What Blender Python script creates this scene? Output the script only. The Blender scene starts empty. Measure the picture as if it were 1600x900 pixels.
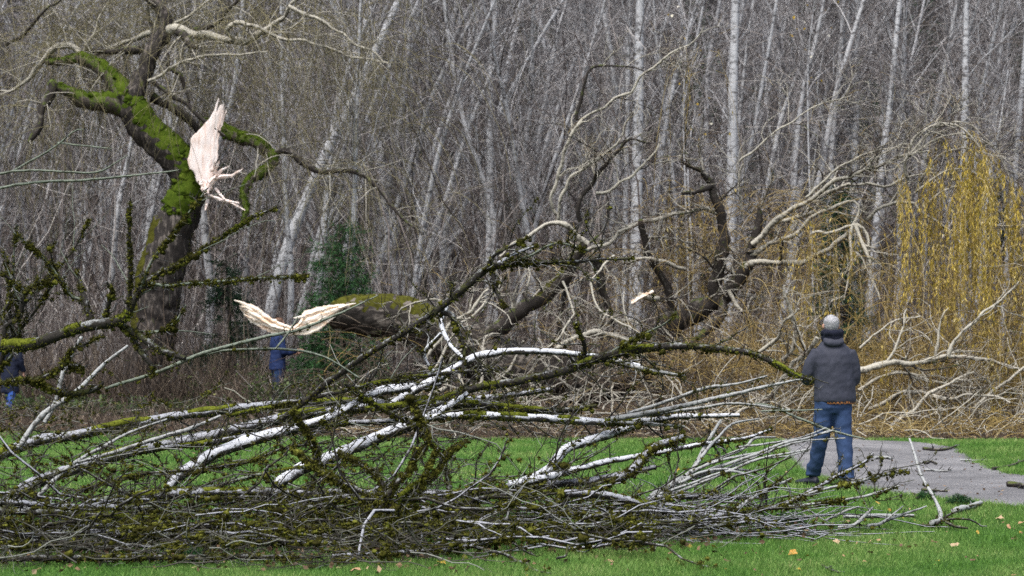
import bpy, bmesh, math, random
import numpy as np
from mathutils import Vector, noise as mnoise

rng = np.random.default_rng(11)
random.seed(11)
S = bpy.context.scene
C = S.collection

# ------------------------------------------------------------------ camera, sky, sun, exposure
F = 3388.0                      # focal length in pixels of the 1600 px wide photograph
EYE = 1.6
PITCH = math.radians(1.065)
cd = bpy.data.cameras.new('camera')
cam = bpy.data.objects.new('camera', cd); C.objects.link(cam)
cd.sensor_width = 36.0
cd.lens = F / 1600.0 * 36.0
cam.location = (0, 0, EYE)
cam.rotation_euler = (math.radians(90) + PITCH, 0, 0)
cd.clip_start = 0.1
cd.clip_end = 1000
cd.dof.use_dof = True
cd.dof.focus_distance = 19.0
cd.dof.aperture_fstop = 3.6
S.camera = cam

SUN_EL, SUN_AZ = math.radians(64), math.radians(205)
w = bpy.data.worlds.new('World'); S.world = w
w.use_nodes = True
nt = w.node_tree
bg = nt.nodes['Background']
sky = nt.nodes.new('ShaderNodeTexSky')
sky.sky_type = 'NISHITA'; sky.sun_disc = False
sky.sun_elevation = SUN_EL; sky.sun_rotation = SUN_AZ
sky.dust_density = 4.0; sky.ozone_density = 1.0; sky.air_density = 1.0
hs = nt.nodes.new('ShaderNodeHueSaturation'); hs.inputs['Saturation'].default_value = 0.62
nt.links.new(sky.outputs[0], hs.inputs['Color']); nt.links.new(hs.outputs[0], bg.inputs['Color'])
bg.inputs['Strength'].default_value = 0.12
sd = bpy.data.lights.new('sun', 'SUN'); sd.energy = 1.5; sd.angle = math.radians(18); sd.color = (1, 0.975, 0.95)
so = bpy.data.objects.new('sun', sd); C.objects.link(so)
so.rotation_euler = (math.radians(90) - SUN_EL, 0, math.radians(180) - SUN_AZ + math.radians(0))
S.view_settings.view_transform = 'Standard'
S.view_settings.look = 'None'
S.view_settings.exposure = 1.0
S.view_settings.gamma = 1.0
S.view_settings.use_curve_mapping = False
S.cycles.max_bounces = 5
S.cycles.diffuse_bounces = 3
S.cycles.glossy_bounces = 2
S.cycles.transparent_max_bounces = 4
S.cycles.use_denoising = False

# ------------------------------------------------------------------ helpers
CP, SP = math.cos(PITCH), math.sin(PITCH)
def at(px, py, Y):
    """pixel of the photograph (1600 x 900) at depth Y -> world point"""
    u = (px - 800) / F; v = (450 - py) / F
    dy = CP - v * SP; dz = SP + v * CP
    s = Y / dy
    return np.array([u * s, Y, EYE + dz * s])
def ground(px, py):
    u = (px - 800) / F; v = (450 - py) / F
    dy = CP - v * SP; dz = SP + v * CP
    s = -EYE / dz
    return np.array([u * s, dy * s, 0.0])

def nrm(a):
    return a / np.maximum(np.linalg.norm(a, axis=-1, keepdims=True), 1e-9)
def runit(n):
    return nrm(rng.normal(size=(n, 3)))

def spline(pts, n):
    """Catmull-Rom through rows of pts -> n rows"""
    p = np.asarray(pts, float)
    if len(p) == 2:
        t = np.linspace(0, 1, n)[:, None]
        return p[0] * (1 - t) + p[1] * t
    d = np.r_[0, np.cumsum(np.linalg.norm(np.diff(p[:, :2], axis=0), axis=1) + 1e-6)]
    q = np.vstack([2 * p[0] - p[1], p, 2 * p[-1] - p[-2]])
    out = []
    for s in np.linspace(0, d[-1], n):
        i = min(np.searchsorted(d, s, side='right') - 1, len(p) - 2)
        t = (s - d[i]) / (d[i + 1] - d[i])
        a, b, c, e = q[i], q[i + 1], q[i + 2], q[i + 3]
        out.append(0.5 * (2 * b + (c - a) * t + (2 * a - 5 * b + 4 * c - e) * t * t + (3 * b - a - 3 * c + e) * t ** 3))
    return np.array(out)

class MB:
    """collects geometry; build() links it as ONE mesh object"""
    def __init__(s):
        s.v = []; s.q = []; s.t = []; s.n = 0; s.qm = []; s.tm = []
    def add(s, v, q=None, t=None, m=0):
        v = np.asarray(v, float).reshape(-1, 3)
        if q is not None and len(q):
            s.q.append(np.asarray(q, np.int64) + s.n); s.qm.append(np.full(len(q), m))
        if t is not None and len(t):
            s.t.append(np.asarray(t, np.int64) + s.n); s.tm.append(np.full(len(t), m))
        s.v.append(v); s.n += len(v)
    def tubes(s, P, R, sides=5, rough=0.0, m=0, cap=True):
        P = np.asarray(P, float); R = np.asarray(R, float)
        if P.ndim == 2: P = P[None]; R = R[None]
        N, K, _ = P.shape
        T = np.empty_like(P)
        T[:, 1:-1] = P[:, 2:] - P[:, :-2]; T[:, 0] = P[:, 1] - P[:, 0]; T[:, -1] = P[:, -1] - P[:, -2]
        T = nrm(T)
        mean = nrm(P[:, -1] - P[:, 0] + 1e-6)
        ref = np.where(np.abs(mean[:, 2:3]) > 0.8, np.array([[1., 0, 0]]), np.array([[0, 0, 1.]]))
        ref = nrm(ref - (ref * mean).sum(-1, keepdims=True) * mean)[:, None, :]
        A = np.cross(T, np.broadcast_to(ref, T.shape)); 
        A = nrm(A); B = np.cross(A, T)
        th = np.arange(sides) / sides * 2 * math.pi
        RR = np.repeat(R[:, :, None], sides, 2)
        if rough:
            RR = RR * (1 + rough * rng.normal(size=RR.shape))
        V = P[:, :, None, :] + RR[..., None] * (np.cos(th)[None, None, :, None] * A[:, :, None, :] + np.sin(th)[None, None, :, None] * B[:, :, None, :])
        base = (np.arange(N) * K * sides)[:, None, None]
        k = (np.arange(K - 1) * sides)[None, :, None]
        j = np.arange(sides)[None, None, :]; j2 = (j + 1) % sides
        q = np.stack([base + k + j, base + k + j2, base + k + sides + j2, base + k + sides + j], -1).reshape(-1, 4)
        s.add(V, q=q, m=m)
        if cap and sides > 5:
            for i in range(N):
                for e, kk in ((0, 0), (1, K - 1)):
                    ring = V[i, kk]; c = P[i, kk] + T[i, kk] * R[i, kk] * (0.35 if e else -0.35)
                    jj = np.arange(sides); tri = np.stack([jj, (jj + 1) % sides, np.full(sides, sides)], -1)
                    if not e: tri = tri[:, ::-1]
                    s.add(np.vstack([ring, c]), t=tri, m=m)
    def blades(s, base, d, length, width, m=0):
        """thin triangles (moss hairs, grass, needles)"""
        n = len(base)
        side = nrm(np.cross(d, runit(n))) * np.asarray(width).reshape(-1, 1) * 0.5
        tip = base + d * np.asarray(length).reshape(-1, 1)
        v = np.stack([base - side, base + side, tip], 1).reshape(-1, 3)
        s.add(v, t=np.arange(3 * n).reshape(-1, 3), m=m)
    def leaves(s, base, d, length, width, m=0):
        """rhombic leaves"""
        n = len(base)
        L = np.asarray(length).reshape(-1, 1); W = np.asarray(width).reshape(-1, 1)
        nn = nrm(np.cross(d, runit(n))); up = np.cross(nn, d)
        mid = base + d * L * 0.45 + up * L * 0.08
        v = np.stack([base, mid + nn * W * 0.5, base + d * L, mid - nn * W * 0.5], 1).reshape(-1, 3)
        s.add(v, q=np.arange(4 * n).reshape(-1, 4), m=m)
    def blobs(s, c, r, m=0, squash=1.0):
        c = np.asarray(c).reshape(-1, 3); n = len(c); r = np.asarray(r).reshape(-1, 1, 1)
        V = ICO_V[None] * r * (1 + 0.28 * rng.normal(size=(n, len(ICO_V), 1)))
        V[..., 2] *= squash
        V = V + c[:, None, :]
        t = (ICO_F[None] + (np.arange(n) * len(ICO_V))[:, None, None]).reshape(-1, 3)
        s.add(V, t=t, m=m)
    def build(s, name, mats, parent=None, origin=None, smooth=True):
        if not s.v: return None
        v = np.concatenate(s.v)
        org = np.zeros(3)
        if parent is not None: org = np.array(parent.location)
        if origin is not None: org = np.asarray(origin, float)
        v = v - org
        me = bpy.data.meshes.new(name)
        q = np.concatenate(s.q) if s.q else np.zeros((0, 4), np.int64)
        t = np.concatenate(s.t) if s.t else np.zeros((0, 3), np.int64)
        me.vertices.add(len(v)); me.vertices.foreach_set('co', v.astype(np.float32).ravel())
        me.loops.add(len(q) * 4 + len(t) * 3)
        me.loops.foreach_set('vertex_index', np.r_[q.ravel(), t.ravel()].astype(np.int32))
        me.polygons.add(len(q) + len(t))
        st = np.r_[np.arange(len(q)) * 4, len(q) * 4 + np.arange(len(t)) * 3].astype(np.int32)
        me.polygons.foreach_set('loop_start', st)
        mi = np.concatenate((s.qm or [np.zeros(0)]) + (s.tm or [np.zeros(0)])).astype(np.int32)
        for mt in (mats if isinstance(mats, (list, tuple)) else [mats]): me.materials.append(mt)
        me.polygons.foreach_set('material_index', mi)
        me.polygons.foreach_set('use_smooth', np.full(len(mi), bool(smooth)))
        me.update(calc_edges=True); me.validate()
        o = bpy.data.objects.new(name, me); C.objects.link(o)
        if parent is not None: o.parent = parent
        elif origin is not None: o.location = origin
        return o

_b = bmesh.new(); bmesh.ops.create_icosphere(_b, subdivisions=2, radius=1.0)
ICO_V = np.array([v.co[:] for v in _b.verts]); ICO_F = np.array([[v.index for v in f.verts] for f in _b.faces]); _b.free()

def spawn(P, R, n, L, K=6, ang=(30, 70), up=0.0, wig=0.18, droop=0.0, t=(0.15, 1.0), rs=0.55, rmax=9, rmin=0.002, tip=0.3, Lt=0.5, side=None):
    """children of the polylines P[N,K,3] / R[N,K]: n new polylines and their radii"""
    P = np.asarray(P); R = np.asarray(R)
    if P.ndim == 2: P = P[None]; R = R[None]
    N, KP, _ = P.shape
    seg = np.linalg.norm(np.diff(P, axis=1), axis=2).sum(1)
    i = rng.choice(N, n, p=seg / seg.sum()); tt = rng.uniform(t[0], t[1], n)
    x = tt * (KP - 1); k = np.minimum(x.astype(int), KP - 2); f = (x - k)[:, None]
    b = P[i, k] * (1 - f) + P[i, k + 1] * f
    r = R[i, k] * (1 - f[:, 0]) + R[i, k + 1] * f[:, 0]
    T = nrm(P[i, k + 1] - P[i, k])
    pr = nrm(np.cross(T, runit(n)))
    a = np.radians(rng.uniform(ang[0], ang[1], n))[:, None]
    d = T * np.cos(a) + pr * np.sin(a); d[:, 2] += up
    if side is not None: d = d + np.asarray(side)
    d = nrm(d)
    Ls = L * rng.uniform(0.45, 1.25, n) * (1 - Lt * tt)
    st = (Ls / (K - 1))[:, None]
    Q = np.empty((n, K, 3)); Q[:, 0] = b
    for j in range(1, K):
        Q[:, j] = Q[:, j - 1] + d * st
        d = nrm(d + wig * rng.normal(size=(n, 3)) - np.array([0, 0, droop]))
    r0 = np.clip(r * rs, rmin, rmax)
    RR = r0[:, None] * np.linspace(1, tip, K)[None]
    return Q, RR

# ------------------------------------------------------------------ materials
def new_mat(name):
    m = bpy.data.materials.new(name); m.use_nodes = True
    t = m.node_tree; b = t.nodes['Principled BSDF']
    return m, t, b
def N(t, kind, **kw):
    n = t.nodes.new(kind)
    for k, v in kw.items():
        if k in n.inputs: n.inputs[k].default_value = v
        else: setattr(n, k, v)
    return n
def ramp(t, fac, stops, interp='LINEAR'):
    r = t.nodes.new('ShaderNodeValToRGB'); r.color_ramp.interpolation = interp
    e = r.color_ramp.elements
    while len(e) < len(stops): e.new(0.5)
    for x, (p, c) in zip(e, stops): x.position = p; x.color = (*c, 1) if len(c) == 3 else c
    t.links.new(fac, r.inputs[0]); return r.outputs[0]
def mix(t, fac, a, b, mode='MIX'):
    m = t.nodes.new('ShaderNodeMix'); m.data_type = 'RGBA'; m.blend_type = mode
    for s, v in ((m.inputs[0], fac), (m.inputs[6], a), (m.inputs[7], b)):
        if isinstance(v, (int, float)): s.default_value = v
        elif isinstance(v, tuple): s.default_value = (*v, 1)
        else: t.links.new(v, s)
    return m.outputs[2]
def objco(t, scale=(1, 1, 1)):
    tc = t.nodes.new('ShaderNodeTexCoord'); mp = t.nodes.new('ShaderNodeMapping'); mp.inputs['Scale'].default_value = scale
    t.links.new(tc.outputs['Object'], mp.inputs[0]); return mp.outputs[0]
def noise(t, co, scale, detail=4, rough=0.55):
    n = N(t, 'ShaderNodeTexNoise', Scale=scale, Detail=detail, Roughness=rough)
    t.links.new(co, n.inputs['Vector']); return n.outputs['Fac']
def island(t):
    return t.nodes.new('ShaderNodeNewGeometry').outputs['Random Per Island']
def upness(t):
    g = t.nodes.new('ShaderNodeNewGeometry'); s = t.nodes.new('ShaderNodeSeparateXYZ')
    t.links.new(g.outputs['Normal'], s.inputs[0]); return s.outputs['Z']
def math_(t, op, a, b=None, c=None):
    m = t.nodes.new('ShaderNodeMath'); m.operation = op
    for s, v in zip(m.inputs, (a, b, c)):
        if v is None: continue
        if isinstance(v, (int, float)): s.default_value = v
        else: t.links.new(v, s)
    return m.outputs[0]
def bump(t, b, h, strength=0.5, dist=0.02):
    n = N(t, 'ShaderNodeBump', Strength=strength, Distance=dist); t.links.new(h, n.inputs['Height']); t.links.new(n.outputs[0], b.inputs['Normal'])

def mat_rand(name, stops, rough=0.75, transl=0.0, spec=0.2):
    """colour by piece: leaves, twigs, blades"""
    m, t, b = new_mat(name)
    c = ramp(t, island(t), stops)
    t.links.new(c, b.inputs['Base Color']); b.inputs['Roughness'].default_value = rough
    b.inputs['Specular IOR Level'].default_value = spec
    if transl:
        tr = t.nodes.new('ShaderNodeBsdfTranslucent'); mx = t.nodes.new('ShaderNodeMixShader'); mx.inputs[0].default_value = transl
        t.links.new(c, tr.inputs[0]); t.links.new(b.outputs[0], mx.inputs[1]); t.links.new(tr.outputs[0], mx.inputs[2])
        t.links.new(mx.outputs[0], t.nodes['Material Output'].inputs[0])
    return m

def mat_bark(name, dark, light, cover, patch=9.0, moss=0.0, upbias=0.25, fine=60.0, moss_col=(0.075, 0.10, 0.015), spec=0.3, stretch=(1, 1, 1)):
    """bark with pale lichen patches, speckle, moss and some painted top light"""
    m, t, b = new_mat(name)
    co = objco(t, stretch)
    n1 = noise(t, co, patch, 6, 0.65); n2 = noise(t, co, fine, 4, 0.7); u = upness(t)
    f = math_(t, 'ADD', n1, math_(t, 'MULTIPLY', u, upbias))  # lichen favours upward faces; dark undersides are partly shade put into the colour
    f = math_(t, 'ADD', f, math_(t, 'MULTIPLY', math_(t, 'SUBTRACT', n2, 0.5), 0.35))
    fac = ramp(t, f, [(1 - cover - 0.06, (0, 0, 0)), (1 - cover + 0.06, (1, 1, 1))])
    base = mix(t, n2, tuple(0.6 * x for x in dark), tuple(1.5 * x for x in dark))
    li = mix(t, n2, tuple(0.72 * x for x in light), tuple(min(0.85, 1.25 * x) for x in light))
    col = mix(t, fac, base, li)
    if moss:
        n3 = noise(t, co, patch * 0.6, 5, 0.7)
        mf = math_(t, 'ADD', n3, math_(t, 'MULTIPLY', u, 0.12))
        mfac = ramp(t, mf, [(1 - moss - 0.04, (0, 0, 0)), (1 - moss + 0.04, (1, 1, 1))])
        mc = mix(t, n2, tuple(0.4 * x for x in moss_col), tuple(1.5 * x for x in moss_col))
        col = mix(t, mfac, col, mc)
    t.links.new(col, b.inputs['Base Color']); b.inputs['Roughness'].default_value = 0.8
    b.inputs['Specular IOR Level'].default_value = spec
    bump(t, b, math_(t, 'ADD', n2, n1), 0.7, 0.012)
    return m

M = {}
M['white'] = mat_bark('lichen_white_bark', (0.05, 0.045, 0.04), (0.62, 0.64, 0.69), 0.53, 9, 0.26, 0.34, moss_col=(0.055, 0.062, 0.014))
M['grey'] = mat_bark('lichen_grey_bark', (0.035, 0.032, 0.03), (0.34, 0.35, 0.385), 0.45, 9, 0.33, 0.34, moss_col=(0.06, 0.068, 0.014))
M['dark'] = mat_bark('dark_mossy_bark', (0.020, 0.017, 0.014), (0.25, 0.26, 0.26), 0.33, 13, 0.40, 0.22, moss_col=(0.048, 0.052, 0.013))
M['green'] = mat_bark('green_shoot_bark', (0.06, 0.066, 0.048), (0.19, 0.22, 0.175), 0.5, 20, 0.25, 0.2)
M['pale'] = mat_bark('pale_shoot_bark', (0.10, 0.097, 0.088), (0.35, 0.36, 0.355), 0.52, 14, 0.20, 0.15)
M['willow'] = mat_bark('furrowed_willow_bark', (0.022, 0.018, 0.016), (0.14, 0.12, 0.105), 0.42, 14, 0.30, 0.05, 40, (0.10, 0.115, 0.02), stretch=(1, 1, 0.22))
M['willow_log'] = mat_bark('furrowed_log_bark', (0.022, 0.018, 0.015), (0.155, 0.135, 0.115), 0.44, 9, 0.22, 0.05, 30, (0.08, 0.085, 0.018), stretch=(0.22, 1, 1))
M['willow_mossy'] = mat_bark('mossy_willow_bark', (0.06, 0.048, 0.04), (0.15, 0.13, 0.11), 0.40, 10, 0.50, 0.05, 40, (0.09, 0.13, 0.015))
M['willow_limb'] = mat_bark('smooth_willow_bark', (0.09, 0.08, 0.066), (0.43, 0.405, 0.34), 0.56, 12, 0.24, 0.15, 50)
M['willow_dark'] = mat_bark('dark_limb_bark', (0.026, 0.021, 0.018), (0.16, 0.145, 0.125), 0.34, 9, 0.36, 0.15, 50, (0.07, 0.09, 0.015))
M['birch'] = mat_bark('pale_birch_bark', (0.09, 0.088, 0.09), (0.47, 0.48, 0.495), 0.57, 4.5, 0.0, 0.0, 12, stretch=(1, 1, 2.2))
M['sapling'] = mat_bark('grey_sapling_bark', (0.09, 0.086, 0.088), (0.43, 0.437, 0.45), 0.57, 4.0, 0.0, 0.0, 12, stretch=(1, 1, 2.0))
M['twig'] = mat_rand('bare_twig', [(0, (0.03, 0.025, 0.026)), (0.36, (0.165, 0.15, 0.148)), (0.70, (0.37, 0.35, 0.35)), (1, (0.60, 0.59, 0.59))])
M['brush'] = mat_rand('brush_stem', [(0, (0.04, 0.031, 0.031)), (0.40, (0.125, 0.103, 0.095)), (0.74, (0.30, 0.266, 0.248)), (1, (0.53, 0.50, 0.47))])
M['brown_shade_brush'] = mat_rand('brown_and_shade_stem', [(0, (0.025, 0.018, 0.014)), (0.45, (0.07, 0.052, 0.040)), (0.8, (0.14, 0.108, 0.080)), (1, (0.30, 0.25, 0.19))])  # brown of low stems, also used to paint shade on far ones
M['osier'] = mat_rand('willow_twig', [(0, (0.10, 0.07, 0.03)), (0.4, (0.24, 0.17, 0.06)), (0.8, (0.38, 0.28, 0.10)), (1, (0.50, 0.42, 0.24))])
M['withy'] = mat_rand('olive_withy', [(0, (0.06, 0.055, 0.035)), (0.5, (0.16, 0.14, 0.075)), (1, (0.30, 0.27, 0.15))])
M['wleaf'] = mat_rand('yellow_willow_leaf', [(0, (0.20, 0.17, 0.02)), (0.3, (0.46, 0.35, 0.05)), (0.65, (0.62, 0.46, 0.09)), (0.9, (0.70, 0.56, 0.20)), (1, (0.6, 0.52, 0.28))], 0.6, 0.25)
def mat_moss(name, stops, fine=70):
    m, t, b = new_mat(name); co = objco(t)
    f = math_(t, 'ADD', math_(t, 'MULTIPLY', noise(t, co, fine, 3, 0.7), 0.45), math_(t, 'MULTIPLY', noise(t, co, fine * 0.16, 3), 0.30))
    f = math_(t, 'ADD', f, math_(t, 'MULTIPLY', island(t), 0.25))
    t.links.new(ramp(t, f, stops), b.inputs['Base Color']); b.inputs['Roughness'].default_value = 1.0; b.inputs['Specular IOR Level'].default_value = 0.03
    return m
M['moss'] = mat_moss('moss_tuft', [(0.30, (0.010, 0.009, 0.004)), (0.45, (0.036, 0.034, 0.009)), (0.57, (0.08, 0.082, 0.014)), (0.70, (0.19, 0.20, 0.04))])
M['moss_green'] = mat_moss('bright_moss', [(0.32, (0.012, 0.018, 0.004)), (0.45, (0.042, 0.07, 0.008)), (0.58, (0.078, 0.112, 0.014)), (0.72, (0.145, 0.175, 0.032))], 26)
M['moss_bright'] = mat_moss('yellow_green_moss', [(0.30, (0.018, 0.022, 0.005)), (0.45, (0.06, 0.07, 0.011)), (0.58, (0.135, 0.155, 0.020)), (0.72, (0.26, 0.27, 0.05))], 60)
M['lichen'] = mat_rand('lichen_tuft', [(0, (0.25, 0.30, 0.25)), (1, (0.5, 0.55, 0.48))], 0.95, 0, 0.05)
M['needle'] = mat_rand('conifer_needle', [(0, (0.006, 0.02, 0.010)), (0.5, (0.012, 0.04, 0.017)), (1, (0.03, 0.08, 0.03))], 0.6)
M['fir_bright'] = mat_rand('young_conifer_needle', [(0, (0.014, 0.055, 0.014)), (0.5, (0.020, 0.066, 0.020)), (1, (0.046, 0.12, 0.034))], 0.6)
M['shrub'] = mat_rand('low_shrub_leaf', [(0, (0.025, 0.045, 0.018)), (0.5, (0.06, 0.095, 0.03)), (0.9, (0.10, 0.14, 0.04)), (1, (0.20, 0.19, 0.06))], 0.55, 0.15)
M['fern'] = mat_rand('bright_fern_leaf', [(0, (0.03, 0.08, 0.012)), (1, (0.10, 0.20, 0.03))], 0.5, 0.2)
M['birchleaf'] = mat_rand('last_yellow_leaf', [(0, (0.45, 0.28, 0.02)), (0.6, (0.6, 0.42, 0.05)), (0.62, (0.7, 0.66, 0.5)), (1, (0.75, 0.72, 0.62))], 0.6, 0.2)
M['litter'] = mat_rand('brown_leaf_litter', [(0, (0.04, 0.024, 0.015)), (0.6, (0.11, 0.068, 0.04)), (0.92, (0.24, 0.155, 0.09)), (1, (0.40, 0.30, 0.19))], 0.7)
M['heap'] = mat_rand('brushwood_stick', [(0, (0.022, 0.019, 0.015)), (0.5, (0.06, 0.055, 0.045)), (0.80, (0.11, 0.112, 0.09)), (1, (0.27, 0.28, 0.25))])

def simple(name, col, rough=0.7, var=0.25, scale=30, bmp=0.0, spec=0.3):
    m, t, b = new_mat(name); co = objco(t); n = noise(t, co, scale)
    c = mix(t, n, tuple(x * (1 - var) for x in col), tuple(min(0.9, x * (1 + var)) for x in col))
    t.links.new(c, b.inputs['Base Color']); b.inputs['Roughness'].default_value = rough; b.inputs['Specular IOR Level'].default_value = spec
    if bmp: bump(t, b, n, bmp, 0.01)
    return m

def torn(name, a, b_, c, stretch):
    m, t, b = new_mat(name); co = objco(t, stretch)
    n = noise(t, co, 11, 3, 0.6); n2 = noise(t, objco(t), 5, 3)
    col = ramp(t, n, [(0.32, tuple(0.7 * x for x in c)), (0.40, c), (0.47, b_), (0.57, a)])
    col = mix(t, math_(t, 'MULTIPLY', ramp(t, n2, [(0.55, (0, 0, 0)), (0.7, (1, 1, 1))]), 0.22), col, (0.62, 0.42, 0.28))
    t.links.new(col, b.inputs['Base Color']); b.inputs['Roughness'].default_value = 0.75
    return m
M['torn_pink'] = torn('torn_pink_wood', (0.89, 0.80, 0.765), (0.87, 0.74, 0.69), (0.82, 0.64, 0.56), (1.6, 1, 0.16))
M['torn_cream'] = torn('torn_cream_wood', (0.89, 0.82, 0.72), (0.87, 0.745, 0.61), (0.78, 0.57, 0.40), (0.3, 1, 1.6))

def ground_mat(name, stops, scale, bmp=0.5, rough=0.9, fine=120.0, dist=0.02, wa=0.55):
    m, t, b = new_mat(name); co = objco(t)
    a = noise(t, co, scale, 6, 0.65); f = noise(t, co, fine, 4, 0.7)
    c = ramp(t, math_(t, 'ADD', math_(t, 'MULTIPLY', a, wa), math_(t, 'MULTIPLY', f, 1 - wa)), stops)
    t.links.new(c, b.inputs['Base Color']); b.inputs['Roughness'].default_value = rough; b.inputs['Specular IOR Level'].default_value = 0.15
    bump(t, b, f, bmp, dist); return m
M['soil'] = ground_mat('leaf_strewn_soil', [(0.3, (0.035, 0.027, 0.02)), (0.5, (0.085, 0.062, 0.045)), (0.7, (0.17, 0.125, 0.085))], 2.0, 0.9, 0.9, 30, 0.05)
M['hill'] = ground_mat('shade_dark_hill_floor', [(0.3, (0.006, 0.006, 0.006)), (0.5, (0.013, 0.012, 0.012)), (0.7, (0.034, 0.030, 0.030))], 1.2, 0.9, 0.95, 14, 0.1)  # near black: shade of the gaps between trees painted into the floor
M['turf'] = ground_mat('turf_floor', [(0.3, (0.025, 0.06, 0.010)), (0.5, (0.045, 0.11, 0.018)), (0.7, (0.07, 0.15, 0.03))], 1.5, 0.8, 0.95, 160)
M['path'] = ground_mat('grey_gravel_path', [(0.36, (0.07, 0.069, 0.071)), (0.5, (0.17, 0.168, 0.173)), (0.64, (0.31, 0.305, 0.31))], 0.9, 0.8, 0.85, 75, 0.012, 0.42)

# grass: colour drifts over the lawn as well as from blade to blade
m, t, b = new_mat('grass_blade')
co = objco(t); big = noise(t, co, 0.9, 4); ri = island(t)
c1 = ramp(t, ri, [(0, (0.10, 0.185, 0.035)), (0.5, (0.20, 0.345, 0.08)), (0.88, (0.31, 0.45, 0.13)), (1, (0.42, 0.38, 0.18))])
c2 = ramp(t, ri, [(0, (0.06, 0.15, 0.028)), (0.6, (0.115, 0.26, 0.042)), (1, (0.18, 0.34, 0.065))])
cc = mix(t, ramp(t, big, [(0.38, (0, 0, 0)), (0.62, (1, 1, 1))]), c2, c1)
t.links.new(cc, b.inputs['Base Color']); b.inputs['Roughness'].default_value = 0.5; b.inputs['Specular IOR Level'].default_value = 0.25
tr = t.nodes.new('ShaderNodeBsdfTranslucent'); mx = t.nodes.new('ShaderNodeMixShader'); mx.inputs[0].default_value = 0.3
t.links.new(cc, tr.inputs[0]); t.links.new(b.outputs[0], mx.inputs[1]); t.links.new(tr.outputs[0], mx.inputs[2]); t.links.new(mx.outputs[0], t.nodes['Material Output'].inputs[0])
M['grass'] = m

# ------------------------------------------------------------------ tagging
def tag(o, label=None, cat=None, group=None, kind=None):
    if label: o['label'] = label
    if cat: o['category'] = cat
    if group: o['group'] = group
    if kind: o['kind'] = kind
    return o
def empty(name, loc, label=None, cat=None, group=None):
    o = bpy.data.objects.new(name, None); C.objects.link(o); o.location = [float(x) for x in loc]; o.empty_display_size = 0.2
    return tag(o, label, cat, group)
def copy_tree(o, parent=None):
    c = o.copy(); C.objects.link(c)
    if parent is not None: c.parent = parent
    for ch in list(o.children): copy_tree(ch, c)
    return c

# ------------------------------------------------------------------ ground, lawn, path, hill
def sheet(name, x0, x1, y0, y1, nx, ny, zf, mat, kind='structure'):
    xs = np.linspace(x0, x1, nx); ys = np.linspace(y0, y1, ny)
    X, Y = np.meshgrid(xs, ys); Z = zf(X, Y)
    v = np.stack([X, Y, Z], -1).reshape(-1, 3)
    i = (np.arange(ny - 1)[:, None] * nx + np.arange(nx - 1)[None]).ravel()
    mb = MB(); mb.add(v, q=np.stack([i, i + 1, i + nx + 1, i + nx], -1))
    return tag(mb.build(name, mat), kind=kind)
def hill_z(x, y):
    y = np.asarray(y, float); s = np.clip((y - 62) / 58, 0, 1)
    return 30 * s * s * (3 - 2 * s) * 1.0 + np.where(y > 62, 0.4 * np.sin(x * 0.35 + y * 0.2), 0)
sheet('ground', -400, 400, -40, 700, 40, 60, lambda X, Y: np.where(Y > 120, 0.0, 0.0) * X, M['soil'])
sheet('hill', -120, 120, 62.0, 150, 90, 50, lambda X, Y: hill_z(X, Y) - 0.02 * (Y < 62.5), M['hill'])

def flat_poly(name, ring, z, mat):
    me = bpy.data.meshes.new(name); bm = bmesh.new()
    f = bm.faces.new([bm.verts.new((float(p[0]), float(p[1]), z)) for p in ring])
    if f.normal.z < 0: f.normal_flip()
    bm.normal_update()
    if f.normal.z < 0: bmesh.ops.reverse_faces(bm, faces=[f])
    bmesh.ops.triangulate(bm, faces=bm.faces[:]); bm.to_mesh(me); bm.free(); me.materials.append(mat)
    o = bpy.data.objects.new(name, me); C.objects.link(o); return tag(o, kind='structure')

# rear edge of the lawn and both edges of the path, followed on the ground
lawn_back = np.array([(-14, 33.8), (-9, 33.2), (-5, 32.4), (-2.5, 31.2), (0, 31.0), (2.5, 31.0), (3.9, 30.6)])
path_front = np.array([ground(*p)[:2] for p in [(1215, 699), (1222, 716), (1240, 736), (1290, 752), (1340, 766), (1400, 776), (1500, 786), (1600, 796), (1750, 812), (1950, 836)]])
path_back = np.array([ground(*p)[:2] for p in [(2100, 800), (1800, 762), (1600, 742), (1560, 734), (1525, 716), (1505, 703), (1450, 692), (1350, 688)]])
def wob(a, n, amp):
    p = spline(np.c_[a, np.zeros(len(a))], n); p[:, :2] += amp * rng.normal(size=(n, 2)); return p[:, :2]
lb = wob(lawn_back, 60, 0.05); pf = wob(path_front, 70, 0.025); pb = wob(path_back, 60, 0.03)
lawn_ring = np.vstack([[(-60, 4), (60, 4), (60, pf[-1][1])], pf[::-1], lb[::-1], [(-60, 34.5)]])
flat_poly('lawn', lawn_ring, 0.004, M['turf'])
wedge = np.vstack([pb[0:], [(5.6, 31.2), (8.5, 31.0), (30, 30)]])
flat_poly('lawn_verge', wedge, 0.004, M['turf'])
path_ring = np.vstack([pf, pb, [(4.9, 31.9), (4.3, 31.8), (3.6, 31.3)], lb[-1:]])
flat_poly('path', path_ring, 0.008, M['path'])

def inside(ring, p):
    x, y = p[:, 0], p[:, 1]; r = np.zeros(len(p), bool); j = len(ring) - 1
    for i in range(len(ring)):
        xi, yi = ring[i]; xj, yj = ring[j]
        c = ((yi > y) != (yj > y)) & (x < (xj - xi) * (y - yi) / (yj - yi + 1e-12) + xi); r ^= c; j = i
    return r

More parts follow.
